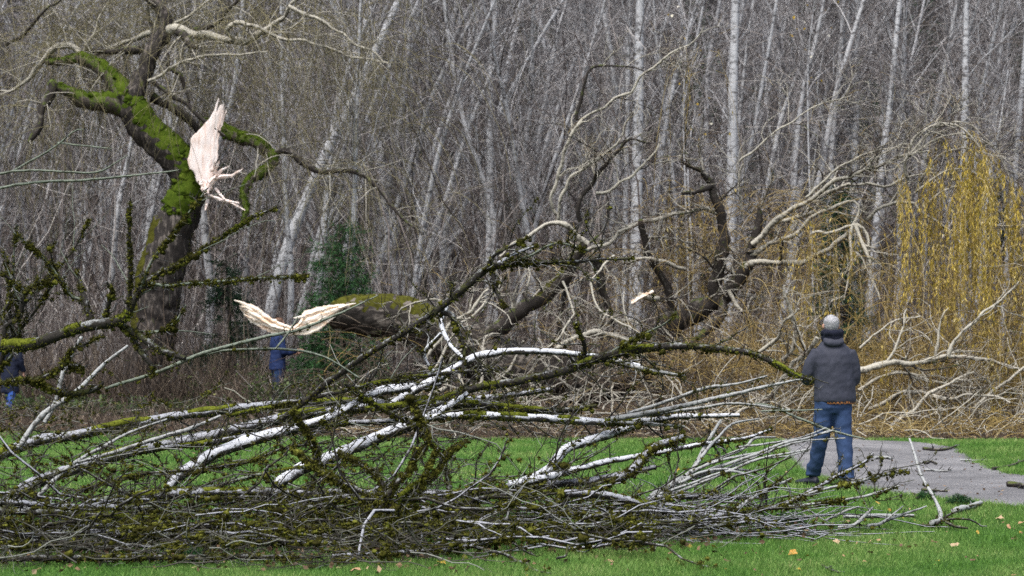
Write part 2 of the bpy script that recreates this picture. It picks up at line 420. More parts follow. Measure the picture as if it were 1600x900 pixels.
mb = MB()
for (y0, y1, dens, ln, wd) in ((12.5, 16, 5200, 0.036, 0.0042), (16, 21, 3000, 0.038, 0.0055), (21, 34, 1300, 0.045, 0.009)):
    hw = y1 * 0.2361 + 1.6
    n = int((y1 - y0) * hw * 2 * dens)
    p = np.c_[rng.uniform(-hw, hw, n), rng.uniform(y0, y1, n), np.full(n, 0.003)]
    p = p[inside(lawn_ring, p) | inside(wedge, p)]
    n = len(p)
    patch = 0.5 + 0.5 * np.sin(p[:, 0] * 2.1 + 1.3 * np.sin(p[:, 1] * 1.7)) * np.sin(p[:, 1] * 2.6 + p[:, 0])
    d = rng.normal(size=(n, 3)) * 0.55; d[:, 2] = 1.0; d = nrm(d)
    mb.blades(p, d, ln * rng.uniform(0.5, 1.35, n) * (0.75 + 0.6 * patch), wd * rng.uniform(0.7, 1.3, n))
for ed in (pf, pb, lb):
    k = rng.integers(0, len(ed) - 1, 9000); f_ = rng.random((9000, 1)); p2 = ed[k] * (1 - f_) + ed[k + 1] * f_ + rng.normal(0, 0.05, (9000, 2))
    p2 = p2[np.abs(p2[:, 0]) < 9]; n = len(p2); d = rng.normal(size=(n, 3)) * 0.8; d[:, 2] = 0.9
    mb.blades(np.c_[p2, np.full(n, 0.006)], nrm(d), rng.uniform(0.03, 0.09, n), rng.uniform(0.005, 0.010, n))
tag(mb.build('grass', M['grass'], smooth=False), kind='stuff')

rng = np.random.default_rng(101)
# ------------------------------------------------------------------ forest: trees with trunk and crown
def make_tree(path, r0, r1, n_limb=26, n_twig=420, limb_L=2.6, twig_L=1.0, bark='sapling', t0=0.12, up=0.35, limb_ang=(25, 60), name='sapling_tree', label=None, cat='tree', group=None, n_fine=0, sides=7, K=26):
    P = spline(path, K); R = np.linspace(r0, r1, K)
    root = empty(name, P[0], label, cat, group)
    tb = MB(); tb.tubes(P, R, sides, 0.03); tb.build('trunk', M[bark], root)
    cb = MB()
    Q, QR = spawn(P, R, n_limb, limb_L, 8, limb_ang, up, 0.12, 0.0, (t0, 1), 0.36, 0.014, 0.006, 0.4)
    cb.tubes(Q[: n_limb // 2], QR[: n_limb // 2], 4, m=1); cb.tubes(Q[n_limb // 2:], QR[n_limb // 2:], 4)
    W, WR = spawn(Q, QR, n_twig, twig_L, 6, (25, 65), 0.12, 0.14, 0.0, (0.1, 1), 0.5, 0.008, 0.0045, 0.5)
    cb.tubes(W, WR, 3)
    if n_fine:
        X, XR = spawn(W, WR, n_fine, twig_L * 0.55, 4, (25, 70), 0.05, 0.15, 0.0, (0.1, 1), 0.7, 0.006, 0.0035, 0.6)
        cb.tubes(X, XR, 3)
    cb.build('crown', [M['twig'], M[bark]], root)
    return root, P, R

# trunks one can tell apart, followed in the photograph: (label, bark, depth, foot px, radius px, path px upwards)
FT = [
    ('straight white birch trunk, brightest of the wood, behind the broken upright limb', 'birch', 50, 11, [(990, 560), (993, 440), (995, 340), (997, 150), (1000, 0), (1004, -300)]),
    ('thick pale grey twin trunk with yellow leaves beside it, near the wood middle', 'birch', 51, 11, [(1132, 560), (1138, 430), (1143, 300), (1145, 150), (1149, 0), (1156, -300)]),
    ('slim straight white trunk rising behind the mossy fallen log', 'birch', 52, 6, [(764, 560), (764, 430), (766, 300), (765, 150), (775, 0), (790, -260)]),
    ('thick pale trunk leaning over behind the splintered end of the fallen log', 'birch', 50, 10, [(405, 590), (420, 500), (450, 385), (505, 250), (540, 180), (575, 105), (640, -40), (700, -200)]),
    ('slender pale trunk leaning steeply and crossing the yellow willow strands', 'birch', 53, 5, [(590, 420), (640, 260), (680, 140), (745, 15), (830, -140)]),
    ('leaning pale trunk beside the steepest slender one, fading into willow strands', 'sapling', 55, 6, [(600, 480), (640, 290), (670, 170), (700, 70), (722, -40), (760, -230)]),
    ('straight grey brown sapling in front of the small bright green conifer', 'sapling', 41.5, 5, [(545, 560), (549, 460), (553, 330), (556, 220), (560, 90), (566, -60)]),
    ('grey trunk just behind the conifer with a wide pale lower bole', 'sapling', 54, 8, [(588, 500), (597, 370), (605, 300), (625, 190), (640, 60), (650, -160)]),
    ('pale trunk leaning across the top of the wood between two straight whites', 'birch', 56, 5, [(690, 430), (750, 250), (800, 140), (850, 50), (885, -10), (960, -160)]),
    ('faint grey trunk bowed gently behind the thin arched fallen shoot', 'sapling', 57, 5, [(800, 480), (830, 300), (850, 170), (870, 60), (890, -20), (920, -200)]),
    ('thin companion trunk hugging the brightest white birch', 'birch', 51, 4.5, [(975, 480), (978, 300), (981, 120), (984, 0), (988, -200)]),
    ('grey trunk forking below the frame top above the pale fallen limbs', 'sapling', 53, 6, [(1290, 520), (1296, 340), (1302, 200), (1312, 100), (1318, 0), (1326, -200)]),
    ('leaning grey trunk crossing two straight ones above the man', 'sapling', 52, 6, [(1225, 480), (1252, 350), (1282, 270), (1305, 150), (1350, 0), (1400, -160)]),
    ('straight grey trunk rising above the man behind the pale limbs', 'birch', 54, 6, [(1334, 520), (1335, 300), (1338, 150), (1340, 0), (1344, -200)]),
    ('grey trunk kinked halfway up, paired with a straighter neighbour', 'birch', 52, 7, [(1360, 460), (1380, 240), (1390, 170), (1400, 60), (1408, -30), (1420, -220)]),
    ('straight slim neighbour of the kinked grey trunk', 'birch', 54, 5, [(1404, 480), (1408, 240), (1412, 100), (1415, 0), (1420, -200)]),
    ('straight pale trunk standing behind the arching golden willow crown', 'birch', 51, 7, [(1503, 540), (1506, 260), (1508, 130), (1510, 0), (1512, -240)]),
    ('bent pale trunk beyond the outer edge of the golden willow crown', 'birch', 52, 6, [(1570, 460), (1585, 280), (1597, 130), (1606, 20), (1620, -160)]),
    ('thin grey trunk between the twin trunk and the pale limbs, with yellow leaves', 'sapling', 53, 5, [(1235, 520), (1240, 300), (1252, 160), (1275, 60), (1300, -60)]),
    ('dark reddish straight stem behind the cream splintered wood', 'sapling', 46, 5, [(452, 560), (455, 430), (447, 330), (443, 220), (440, 60), (438, -100)]),
    ('pale pole leaning strongly across the wood just beyond the pink torn flap', 'birch', 52, 5, [(470, 480), (520, 330), (580, 170), (650, 10), (700, -120)]),
    ('second pale pole of the leaning pair behind the mossy curled limb', 'sapling', 53, 5, [(520, 470), (555, 330), (600, 190), (655, 40), (690, -80)]),
    ('slim pale pole leaning over the fallen log middle', 'birch', 52, 5, [(640, 480), (690, 330), (740, 180), (800, 40), (840, -80)]),
    ('thin pale stem leaning behind the thin arched fallen shoot', 'sapling', 51, 4, [(820, 430), (850, 300), (900, 150), (940, 20), (970, -100)]),
    ('pale stem leaning away beside the thick twin trunk', 'birch', 53, 5, [(1120, 420), (1165, 260), (1195, 110), (1215, -10), (1235, -150)]),
    ('thin pale stem leaning behind the white birch toward the twin trunk', 'sapling', 54, 4, [(1020, 420), (1045, 280), (1075, 130), (1100, 0), (1120, -130)]),
    ('slim pale stem leaning above the pale fallen limbs toward the golden crown', 'sapling', 54, 5, [(1415, 420), (1440, 270), (1475, 110), (1500, -20), (1525, -150)]),
    ('slender leaning stem close to the thick pale trunk behind the splintered log end', 'sapling', 52, 5, [(470, 520), (490, 400), (530, 260), (560, 150), (600, 20), (640, -100)]),
]
for lab, bk, Y, r, px in FT:
    Y = Y - 1.5 if Y > 49 else Y; r = r * 0.84
    pts = np.array([at(x, y, Y + 0.012 * (i ** 2)) for i, (x, y) in enumerate(px)])
    foot = pts[0].copy(); dv = pts[0] - pts[1]
    z0 = 0.0 if Y < 62 else float(hill_z(foot[0], Y))
    foot = pts[0] + dv * (pts[0][2] - z0) / max(-dv[2], 0.05) if pts[0][2] > z0 else pts[0]
    foot[2] = z0 - 0.02
    pts = np.vstack([foot, pts]) if np.linalg.norm(foot - pts[0]) > 0.1 else pts
    rm = r * Y / F
    make_tree(pts, rm * 1.25, rm * 0.45, 22, 300, 2.6, 1.0, bk, 0.25, name='birch_tree' if bk == 'birch' else 'sapling_tree', label=lab, cat='tree', n_fine=300, K=40)

# last leaves still on a few twigs
def last_leaves(px, py, sx, sy, n, Y, parent_label):
    root = empty('leafy_sapling_tree', (0, 0, 0), parent_label, 'tree')
    x = (px - 800) / F * Y
    root.location = (x + 0.2, Y, 0)
    P = spline([(x + 0.2, Y, 0), (x + 0.1, Y, 3), at(px, py + sy, Y), at(px + 12, py - sy * 1.4, Y)], 24); R = np.linspace(0.03, 0.006, 24)
    tb = MB(); tb.tubes(P, R, 6); tb.build('trunk', M['sapling'], root)
    Q, QR = spawn(P, R, 26, 1.3, 7, (25, 70), 0.1, 0.12, 0, (0.5, 1), 0.5, 0.01, 0.005)
    cb = MB(); cb.tubes(Q, QR, 3)
    i = rng.integers(0, len(Q), n); k = rng.integers(1, 7, n)
    d = runit(n); d[:, 2] = -np.abs(d[:, 2])
    cb.leaves(Q[i, k], nrm(d), rng.uniform(0.05, 0.10, n), rng.uniform(0.04, 0.075, n), m=1)
    cb.build('crown', [M['twig'], M['birchleaf']], root)
last_leaves(1262, 70, 25, 60, 26, 47, 'slender sapling holding bright yellow and white last leaves high up')
last_leaves(1068, 90, 30, 70, 16, 48, 'slender sapling with scattered yellow leaves beside the twin pale trunk')
last_leaves(1075, 220, 40, 40, 22, 47, 'thin sapling with small yellow leaves over the broken upright limb')

# the crowd of bare saplings
protos = []
for i in range(9):
    h = rng.uniform(9, 15); lean = rng.normal(0.12, 0.24); pts = [(0, 0, -0.05)]
    for k in range(1, 7):
        u = k / 6
        pts.append((lean * h * u * (0.6 + 0.5 * u) + rng.normal() * 0.10, rng.normal() * 0.10, h * u))
    r = rng.uniform(0.05, 0.10)
    root, P, R = make_tree(np.array(pts), r, r * 0.2, 34, 400, 2.8, 1.2, 'birch' if i % 2 else 'sapling', 0.10, 0.45, n_fine=260, sides=6,
                           label='thin bare grey sapling in the tangle of the leafless wood', group='bare saplings crowding the wood')
    protos.append(root)
used = [False] * 9
spots = []
for k in range(3000):
    Y = 49 + 33 * rng.random() ** 1.3; hw = Y * 0.2361 * 1.25 + 1
    x = rng.uniform(-hw, hw)
    if all((x - a) ** 2 + (Y - b_) ** 2 > 1.0 for a, b_ in spots): spots.append((x, Y))
    if len(spots) >= 190: break
for k, (x, Y) in enumerate(spots):
    i = k % 9
    o = protos[i] if not used[i] else copy_tree(protos[i])
    used[i] = True
    z = float(hill_z(x, Y)) if Y > 62 else 0.0
    o.location = (x, Y, z - 0.02)
    flip = rng.random() < 0.3
    o.rotation_euler = (rng.normal() * 0.03, rng.normal() * 0.06, (math.pi if flip else 0) + rng.normal() * 0.5)
    s = rng.uniform(0.75, 1.25); o.scale = (s, s, s)

# fine undergrowth: stems nobody could count
def brush(n, x0, x1, y0, y1, h0, h1, r0, r1, lean=0.25, K=5, z0=0.0, tangle=0.0):
    x = rng.uniform(x0, x1, n); y = rng.uniform(y0, y1, n)
    z = np.where(y > 62, hill_z(x, y), 0.0) + z0
    if tangle: z = z + rng.uniform(0, tangle, n)
    d = rng.normal(size=(n, 3)) * lean; d[:, 2] = 1 if not tangle else rng.normal(size=n) * 0.7; d = nrm(d)
    L = rng.uniform(h0, h1, n)[:, None] / (K - 1)
    Q = np.empty((n, K, 3)); Q[:, 0] = np.c_[x, y, z]
    for k in range(1, K):
        Q[:, k] = Q[:, k - 1] + d * L; d = nrm(d + 0.13 * rng.normal(size=(n, 3)))
    r = rng.uniform(r0, r1, n)[:, None] * np.linspace(1, 0.45, K)[None]
    return Q, r
mb = MB()
mb.tubes(*brush(5200, -19, 19, 44.5, 60, 1.0, 3.6, 0.005, 0.011), 3)
mb.tubes(*brush(2600, -25, 25, 60, 84, 2.0, 7.0, 0.007, 0.016), 3, m=1)  # far stems in the dark colour, so shade deepens with distance by paint
mb.tubes(*brush(1500, -25, 25, 58, 84, 2.0, 7.0, 0.007, 0.016), 3)
mb.tubes(*brush(3800, -19, 19, 54, 66, 1.2, 3.6, 0.004, 0.010, lean=1.0, tangle=10.0), 3, m=1)  # deep tangle darkened too, its shade put into the colour
mb.tubes(*brush(1500, -19, 19, 50, 60, 1.2, 3.6, 0.004, 0.010, lean=1.0, tangle=10.0), 3)
mb.tubes(*brush(900, -18, 18, 47, 66, 3.5, 9.5, 0.012, 0.028, lean=0.34, K=8), 4)
mb.tubes(*brush(1500, -16, 16, 45, 51, 1.2, 3.6, 0.004, 0.009, lean=1.0, tangle=8.0), 3)
mb.tubes(*brush(3600, -13, -0.5, 43.8, 47, 0.8, 2.4, 0.004, 0.009, lean=0.3), 3)
mb.tubes(*brush(420, -10, -4.6, 40.6, 41.5, 1.0, 2.7, 0.003, 0.008, lean=0.4, K=7), 3, m=1)
mb.tubes(*brush(1300, -11, -4.6, 40.9, 42.8, 0.5, 1.5, 0.0035, 0.008, lean=0.5), 3, m=1)
mb.tubes(*brush(5200, -10.5, 10.5, 31.2, 36.5, 0.10, 0.5, 0.002, 0.006, lean=1.1, K=4), 3, m=1)
mb.tubes(*brush(1500, -11, -2.5, 33.2, 39.5, 0.15, 0.55, 0.003, 0.006, lean=0.8, K=5), 3, m=1)
mb.tubes(*brush(900, -5.2, -2.4, 38.6, 40.0, 0.4, 1.0, 0.0035, 0.007, lean=0.5), 3, m=1)
tag(mb.build('undergrowth', [M['brush'], M['brown_shade_brush']]), kind='stuff')

rng = np.random.default_rng(102)
# ------------------------------------------------------------------ conifers and low shrubs
def conifer(px, base_py, top_py, half_px, Y, label, mat='needle', dense=70, group=None, name='conifer_tree'):
    x = (px - 800) / F * Y; top = at(px, top_py, Y)[2]; z0 = float(hill_z(x, Y)) if Y > 62 else 0.0
    H = max(top - z0, 0.8); Wd = half_px * Y / F
    root = empty(name, (x, Y, z0), label, 'conifer', group)
    P = spline([(x, Y, z0), (x + 0.03 * H, Y, z0 + H * 0.5), (x, Y, z0 + H)], 16); R = np.linspace(0.035 * H ** 0.7, 0.008, 16)
    tb = MB(); tb.tubes(P, R, 6); tb.build('trunk', M['willow_dark'], root)
    n = dense
    tt = rng.uniform(0.06, 0.98, n); a = rng.uniform(0, 2 * math.pi, n)
    L = Wd * ((1.05 - tt) if mat == 'needle' else np.sqrt(np.clip(1.02 - tt, 0, 1)) * 0.8) * rng.uniform(0.6, 1.25, n) + 0.1
    K = 7; Q = np.empty((n, K, 3)); Q[:, 0] = np.c_[np.full(n, x), np.full(n, Y), z0 + H * tt]
    d = np.c_[np.cos(a), np.sin(a), rng.uniform(-0.1, 0.35, n)]; d = nrm(d)
    for k in range(1, K):
        Q[:, k] = Q[:, k - 1] + d * (L / (K - 1))[:, None]; d[:, 2] -= 0.10; d = nrm(d + 0.08 * rng.normal(size=(n, 3)))
    cb = MB(); cb.tubes(Q, np.repeat(np.linspace(0.010, 0.004, K)[None], n, 0), 3, m=1)
    W, WR = spawn(Q, np.full((n, K), 0.01), n * 9, 0.30 * Wd + 0.12, 5, (30, 70), -0.05, 0.1, 0.06, (0.1, 1), 0.5, 0.004, 0.003)
    cb.tubes(W, WR, 3)
    m_ = n * 75; i = rng.integers(0, len(W), m_); k = rng.integers(0, 5, m_)
    T = nrm(W[i, 4] - W[i, 0]); d = nrm(T * 0.6 + runit(m_) * 0.8)
    cb.blades(W[i, k] + 0.02 * rng.normal(size=(m_, 3)), d, rng.uniform(0.06, 0.16, m_), rng.uniform(0.012, 0.028, m_))
    cb.build('crown', [M[mat], M['willow_dark']], root)
conifer(530, 520, 348, 98, 41.2, 'small bright green conifer behind the end of the fallen log', 'fir_bright', 150)
conifer(352, 560, 400, 75, 43.4, 'dark low conifer close behind the broken willow trunk', 'needle', 80)
conifer(1312, 560, 285, 62, 42.5, 'dark conifer between the pale limbs and the golden crown', 'needle', 160)
conifer(1090, 460, -20, 95, 66, 'tall dark conifer deep in the wood behind the twin pale trunk', 'needle', 170)
conifer(1560, 560, 250, 80, 52, 'dark conifer hidden behind the golden willow strands', 'needle', 100)
for k, (px, tp, hp, Y) in enumerate([(120, 30, 80, 76), (310, -40, 95, 78), (640, -60, 95, 80), (860, -40, 100, 77), (1250, -80, 100, 74), (1440, -30, 90, 70), (1600, -60, 95, 75), (1360, 100, 70, 66), (1190, 120, 70, 65)]):
    conifer(px, 560, tp, hp, Y, 'dark evergreen barely showing through the bare wood', 'needle', 150, 'evergreens deep behind the bare wood')

def shrub(px, py, hw, hh, Y, n, label, mat='shrub', leaf=(0.04, 0.09), name='low_shrub', group=None):
    c = at(px, py, Y); x = c[0]; W = hw * Y / F; H = max(0.15, c[2] + hh * Y / F)
    root = empty(name, (x, Y, 0), label, 'shrub', group)
    k = 26; st = np.c_[x + rng.normal(size=k) * W * 0.25, Y + rng.normal(size=k) * W * 0.25, np.zeros(k)]
    d = np.c_[rng.normal(size=k) * W * 0.9, rng.normal(size=k) * W * 0.6, rng.uniform(0.6, 1.1, k) * H]
    u = np.linspace(0, 1, 6)
    Q = st[:, None, :] + d[:, None, :] * u[None, :, None] * np.array([1, 1, 1]) ; Q[:, :, 2] -= 0.15 * H * (u ** 2)[None]
    sb = MB(); sb.tubes(Q, np.repeat(np.linspace(0.009, 0.004, 6)[None], k, 0), 4); sb.build('stem', M['brush'], root)
    T, TR = spawn(Q, np.full((k, 6), 0.006), k * 8, 0.4 * H + 0.1, 5, (25, 80), 0.1, 0.15, 0.05)
    fb = MB(); i = rng.integers(0, len(T), n); j = rng.integers(0, 5, n)
    d = nrm(runit(n) + np.array([0, -0.2, 0.35])); p = T[i, j] + 0.03 * rng.normal(size=(n, 3)); p[:, 2] = np.maximum(p[:, 2], 0.02)
    fb.tubes(T, TR, 3, m=1)
    fb.leaves(p, d, rng.uniform(leaf[0], leaf[1], n), rng.uniform(leaf[0] * 0.5, leaf[1] * 0.6, n))
    fb.build('foliage', [M[mat], M['brush']], root)
shrub(1572, 552, 42, 12, 37, 900, 'bright green leafy shrub behind the golden strands near the curved pale branch', 'fern', (0.06, 0.12))
shrub(70, 640, 70, 22, 39.5, 1500, 'blue green low shrub beside the walking person', 'shrub', (0.05, 0.10))
shrub(160, 645, 60, 14, 40, 900, 'low green shrub at the foot of the broken willow', 'shrub')
shrub(345, 600, 60, 30, 42.5, 1400, 'olive leafy shrub between the willow trunk and the blue jacket', 'shrub')
shrub(300, 640, 60, 20, 41, 900, 'low green ground shrub under the mossy branch', 'shrub')
shrub(440, 605, 60, 34, 38.8, 1500, 'grey green shrub hiding the legs of the person in blue', 'shrub')
shrub(560, 610, 70, 20, 41, 900, 'sparse green shrub beneath the fallen log', 'shrub')

# ------------------------------------------------------------------ branch building from traced pixels
def trace(pts, Y0, Y1, n=None, bow=0.0, rs=1.0):
    p = np.array([(x, y, r) for x, y, r in pts], float)
    L = np.linalg.norm(np.diff(p[:, :2], axis=0), axis=1).sum()
    n = n or int(np.clip(L / 9, 8, 70))
    q = spline(p, n); u = np.linspace(0, 1, n)
    Y = Y0 + (Y1 - Y0) * u + bow * np.sin(u * math.pi * 1.3)
    P = np.array([at(a[0], a[1], y) for a, y in zip(q, Y)])
    R = np.maximum(q[:, 2] * rs, 0.45) * Y / F
    return P, R
def wiggle(P, amp):
    n = len(P); o = np.array([mnoise.noise_vector(Vector(p * 2.3)) for p in P]) * amp
    o2 = np.array([mnoise.noise_vector(Vector(p * 9.0)) for p in P]) * amp * 0.35
    return P + o + o2
def moss_on(mb, P, R, n_clump, size, hair=16, up=0.2, m=0, hl=(0.008, 0.022)):
    """clumps of moss sitting on and hanging under a branch"""
    if n_clump <= 0: return
    K = len(P); n_clump = n_clump * 6; size = size * 0.46
    cen = rng.beta(1.0, 1.2, max(3, n_clump // 14)); x = np.clip(np.where(rng.random(n_clump) < 0.3, rng.random(n_clump), cen[rng.integers(0, len(cen), n_clump)] + rng.normal(0, 0.03, n_clump)), 0, 1) * (K - 1.01); k = x.astype(int); f = (x - k)[:, None]
    c = P[k] * (1 - f) + P[k + 1] * f; r = R[k]
    T = nrm(P[k + 1] - P[k]); o = nrm(np.cross(T, runit(n_clump))); o[:, 2] += up * rng.normal(size=n_clump)
    s = size * rng.lognormal(0, 0.45, n_clump)
    c = c + nrm(o) * (r * 0.72)[:, None]
    mb.blobs(c + 0.006 * rng.normal(size=c.shape) - np.array([0, 0, 1.0]) * (rng.random((n_clump, 1)) ** 3) * 0.035, s * 0.62, m, 0.9)
    h = np.repeat(np.arange(n_clump), hair); d = runit(len(h))
    d[:, 2] += rng.normal(size=len(h)) * 0.3
    d = nrm(d)
    mb.blades(c[h] + d * (s[h] * 0.5)[:, None], nrm(d + 0.4 * runit(len(h))), rng.uniform(hl[0], hl[1], len(h)) + s[h] * 0.35, rng.uniform(0.004, 0.009, len(h)), m)

def fuzz(P, R, n, name='moss_clumps', parent=None, mat='moss_green', top=0.7, lump=0.35, size=0.05, dirbias=(0, 0, 1), hl=(0.015, 0.045), thick=0.15, bw=(0.010, 0.022)):
    """a cushion of moss over the upper side of a limb"""
    K = len(P); x = rng.uniform(0, K - 1.01, n); k = x.astype(int); f = (x - k)[:, None]
    c = P[k] * (1 - f) + P[k + 1] * f; r = R[k][:, None]
    T = nrm(P[k + 1] - P[k]); o = nrm(np.cross(T, runit(n)) + np.asarray(dirbias) * top)
    o = nrm(o - (o * T).sum(-1, keepdims=True) * T)
    b_ = MB(); j = rng.random(n) < lump * 0.05
    ks = 3; PP = spline(np.c_[P, R], len(P) * ks); RR_ = PP[:, 3]; PP = PP[:, :3]; TT = nrm(np.gradient(PP, axis=0)); up_ = np.broadcast_to(nrm(np.asarray(dirbias, float)), TT.shape)
    up_ = nrm(up_ - (up_ * TT).sum(-1, keepdims=True) * TT); sd_ = np.cross(TT, up_); na = 21; aa = np.linspace(-1, 1, na); half = 1.0 + 0.32 * top
    G = np.empty((len(PP), na, 3))
    for q_ in range(len(PP)):
        for w_ in range(na):
            dv = up_[q_] * math.cos(aa[w_] * half) + sd_[q_] * math.sin(aa[w_] * half); pt = PP[q_] + dv * RR_[q_]
            nz = mnoise.noise(Vector(pt * 7)) * 0.6 + mnoise.noise(Vector(pt * 19)) * 0.4 + 0.35 * rng.normal() * 0.3
            ed = (1 - abs(aa[w_]) ** 3) * min(1, q_ / 6, (len(PP) - 1 - q_) / 6)
            G[q_, w_] = PP[q_] + dv * RR_[q_] * (0.985 + thick * ed * (0.62 + 0.9 * nz) - 0.06 * (1 - ed))
    gi = (np.arange(len(PP) - 1)[:, None] * na + np.arange(na - 1)[None]).ravel(); b_.add(G, q=np.stack([gi, gi + 1, gi + na + 1, gi + na], -1))
    b_.blobs(c[j] + o[j] * r[j] * 0.92, size * rng.uniform(0.5, 1.1, j.sum()), 0, 0.8)
    b_.blades(c + o * r * 0.97, nrm(o + 0.9 * runit(n)), rng.uniform(hl[0], hl[1], n), rng.uniform(bw[0], bw[1], n))
    return b_.build(name, M[mat], parent)
def branch(label, mat, Y0, Y1, pts, kids=(), moss=0, spurs=40, spur_L=0.16, shoots=0, shoot_L=0.6, shoot_mat='green', bow=0.0, group='fallen branches of the lichen covered heap', name='fallen_branch', cat='fallen branch', wig=0.012, msize=0.022, up=0.15, sleeve=0):
    P, R = trace(pts, Y0, Y1, bow=bow, rs=0.70); P = wiggle(P, wig)
    P[:, 2] = np.maximum(P[:, 2], R * 0.8 + 0.045)
    root = empty(name, P[0], label, cat, group)
    sb = MB(); sb.tubes(P, R, 10, 0.07); sb.build('stem', M[mat], root)
    allP, allR = [P], [R]
    for kd in kids:
        km = mat
        if isinstance(kd[0], str): km, kd = kd[0], kd[1:]
        ky0, ky1, kp = kd
        p, r = trace(kp, ky0, ky1, rs=0.70); p = wiggle(p, wig); p[:, 2] = np.maximum(p[:, 2], r * 0.8 + 0.03)
        kb = MB(); kb.tubes(p, r, 7, 0.06); kb.build('side_branch', M[km], root)
        allP.append(p); allR.append(r)
    tb = MB(); extra = []; tangle = mat in ('dark', 'grey', 'white') and spurs >= 14 and Y0 > 15.5
    tot = sum(len(p) for p in allP)
    for p, r in zip(allP, allR):
        w_ = len(p) / tot
        n = int(round(spurs * w_))
        if n:
            Q, QR = spawn(p, r, n, spur_L, 5, (35, 95), 0.1, 0.28, 0.0, (0.03, 1), 0.3, 0.0055, 0.0022, 0.6, Lt=0.2)
            Q[..., 2] = np.maximum(Q[..., 2], 0.006)
            tb.tubes(Q, QR, 4, 0.1)
            X, XR = spawn(Q, QR, n * 2, spur_L * 0.5, 4, (40, 90), 0.05, 0.25, 0, (0.2, 1), 0.8, 0.0035, 0.0018, 0.7)
            X[..., 2] = np.maximum(X[..., 2], 0.006)
            tb.tubes(X, XR, 3)
        n = max(2, len(p) // 6) if tangle else 0
        if n:
            Q, QR = spawn(p, r, n, 0.75, 10, (15, 65), 0.02, 0.24, 0.0, (0.05, 0.95), 0.5, 0.0085, 0.004, 0.4, Lt=0.3); Q[..., 2] = np.maximum(Q[..., 2], 0.03)
            tb.tubes(Q, QR, 5, 0.12)
            X, XR = spawn(Q, QR, n * 9, 0.13, 5, (35, 90), 0.05, 0.28, 0, (0.1, 1), 0.5, 0.0045, 0.002, 0.6); X[..., 2] = np.maximum(X[..., 2], 0.02); tb.tubes(X, XR, 4)
            for q_, qr_ in zip(Q, QR): extra.append((q_, qr_))
        n = int(round(shoots * w_))
        if n:
            Q, QR = spawn(p, r, n, shoot_L, 8, (20, 60), up, 0.10, 0.0, (0.1, 1), 0.4, 0.007, 0.003, 0.4, Lt=0.3)
            Q[..., 2] = np.maximum(Q[..., 2], 0.006)
            tb.tubes(Q, QR, 4, m=1)
            X, XR = spawn(Q, QR, n * 3, shoot_L * 0.22, 4, (30, 80), 0.05, 0.2, 0, (0.15, 1), 0.6, 0.004, 0.002, 0.6)
            X[..., 2] = np.maximum(X[..., 2], 0.006)
            tb.tubes(X, XR, 3)
    tb.build('twig_sprays', [M['dark'], M[shoot_mat]], root)
    for k in range(sleeve):
        a_ = int(rng.integers(0, max(1, len(P) - 7))); e_ = min(len(P), a_ + int(rng.integers(4, 9)))
        if e_ - a_ >= 4: fuzz(P[a_:e_], R[a_:e_] * 1.05, 420, parent=root, mat='moss_bright', size=0.016, top=rng.uniform(-0.4, 0.5), dirbias=(0, -0.35, 1), hl=(0.006, 0.018), thick=0.30, bw=(0.003, 0.007))
    if moss:
        moss = moss * (1.9 if mat in ('white', 'grey') else 1.25)
        mm = MB()
        for p, r in zip(allP, allR): moss_on(mm, p, r, int(moss * len(p) / tot), msize)
        for p, r in extra: moss_on(mm, p, r, 1, msize * 0.8)
        if mm.v: mm.build('moss_clumps', M['moss'], root)
    return root, P, R

rng = np.random.default_rng(103)
# ------------------------------------------------------------------ the broken willow, still standing
WY = 42.0
wroot = empty('willow_tree', at(235, 650, WY) * np.array([1, 1, 0]), 'broken mossy willow still standing with a pale pink torn wound', 'tree')
def wpart(name, pts, mat, Y0=WY, Y1=WY, sides=14, rough=0.05, wig=0.04, bow=0.0, parent=wroot, n=None):
    P, R = trace(pts, Y0, Y1, n=n, bow=bow, rs={'willow_limb': 0.6, 'willow_dark': 0.85}.get(mat, 1.0)); P = wiggle(P, wig)
    if name == 'limb':
        kn = rng.normal(size=P.shape); kn[1:-1] = 0.5 * kn[1:-1] + 0.25 * (kn[:-2] + kn[2:]); kn[0] = 0
        P = P + kn * np.minimum(R * 0.9, 0.028)[:, None]; R = R * np.linspace(1.08, 0.72, len(R)) * (1 + 0.10 * rng.normal(size=len(R)))
    b_ = MB(); b_.tubes(P, R, sides, rough); o = b_.build(name, M[mat], parent)
    if parent is not wroot: flimbs.append((P, R, mat))
    return P, R
tP, tR = wpart('trunk', [(226, 660, 42), (230, 600, 35), (238, 540, 34), (246, 470, 35), (258, 405, 34), (276, 350, 31), (292, 300, 28), (286, 262, 26), (262, 232, 26), (232, 204, 25), (205, 172, 24), (192, 150, 20)], 'willow', sides=26, rough=0.055, wig=0.05, n=80)
fuzz(tP[46:], tR[46:], 7000, parent=wroot, top=1.3, size=0.07, dirbias=(0.25, -0.5, 1))
fuzz(tP[18:46], tR[18:46], 1600, parent=wroot, top=-1.3, lump=0.15, size=0.03, mat='moss', dirbias=(-1.2, -0.35, 0.2))
limbs = []
def wl(pts, mat='willow_dark', **k):
    a = wpart('limb', pts, mat, **k); limbs.append(a); return a
a = wl([(196, 168, 16), (170, 162, 15), (148, 158, 15), (120, 150, 13), (98, 140, 11), (82, 126, 8)], 'willow_mossy', Y1=41.5); fuzz(*a, 900, parent=wroot, size=0.05)
wl([(84, 130, 8), (76, 150, 9), (66, 175, 8), (58, 198, 8), (48, 212, 7), (44, 222, 3)], 'willow_dark', Y0=41.5, Y1=41.2)
a = wl([(205, 165, 14), (190, 142, 15), (172, 118, 14), (150, 100, 12), (128, 92, 10), (100, 92, 9), (74, 98, 7)], 'willow_mossy', Y1=42.6); fuzz(*a, 1100, parent=wroot, size=0.05)
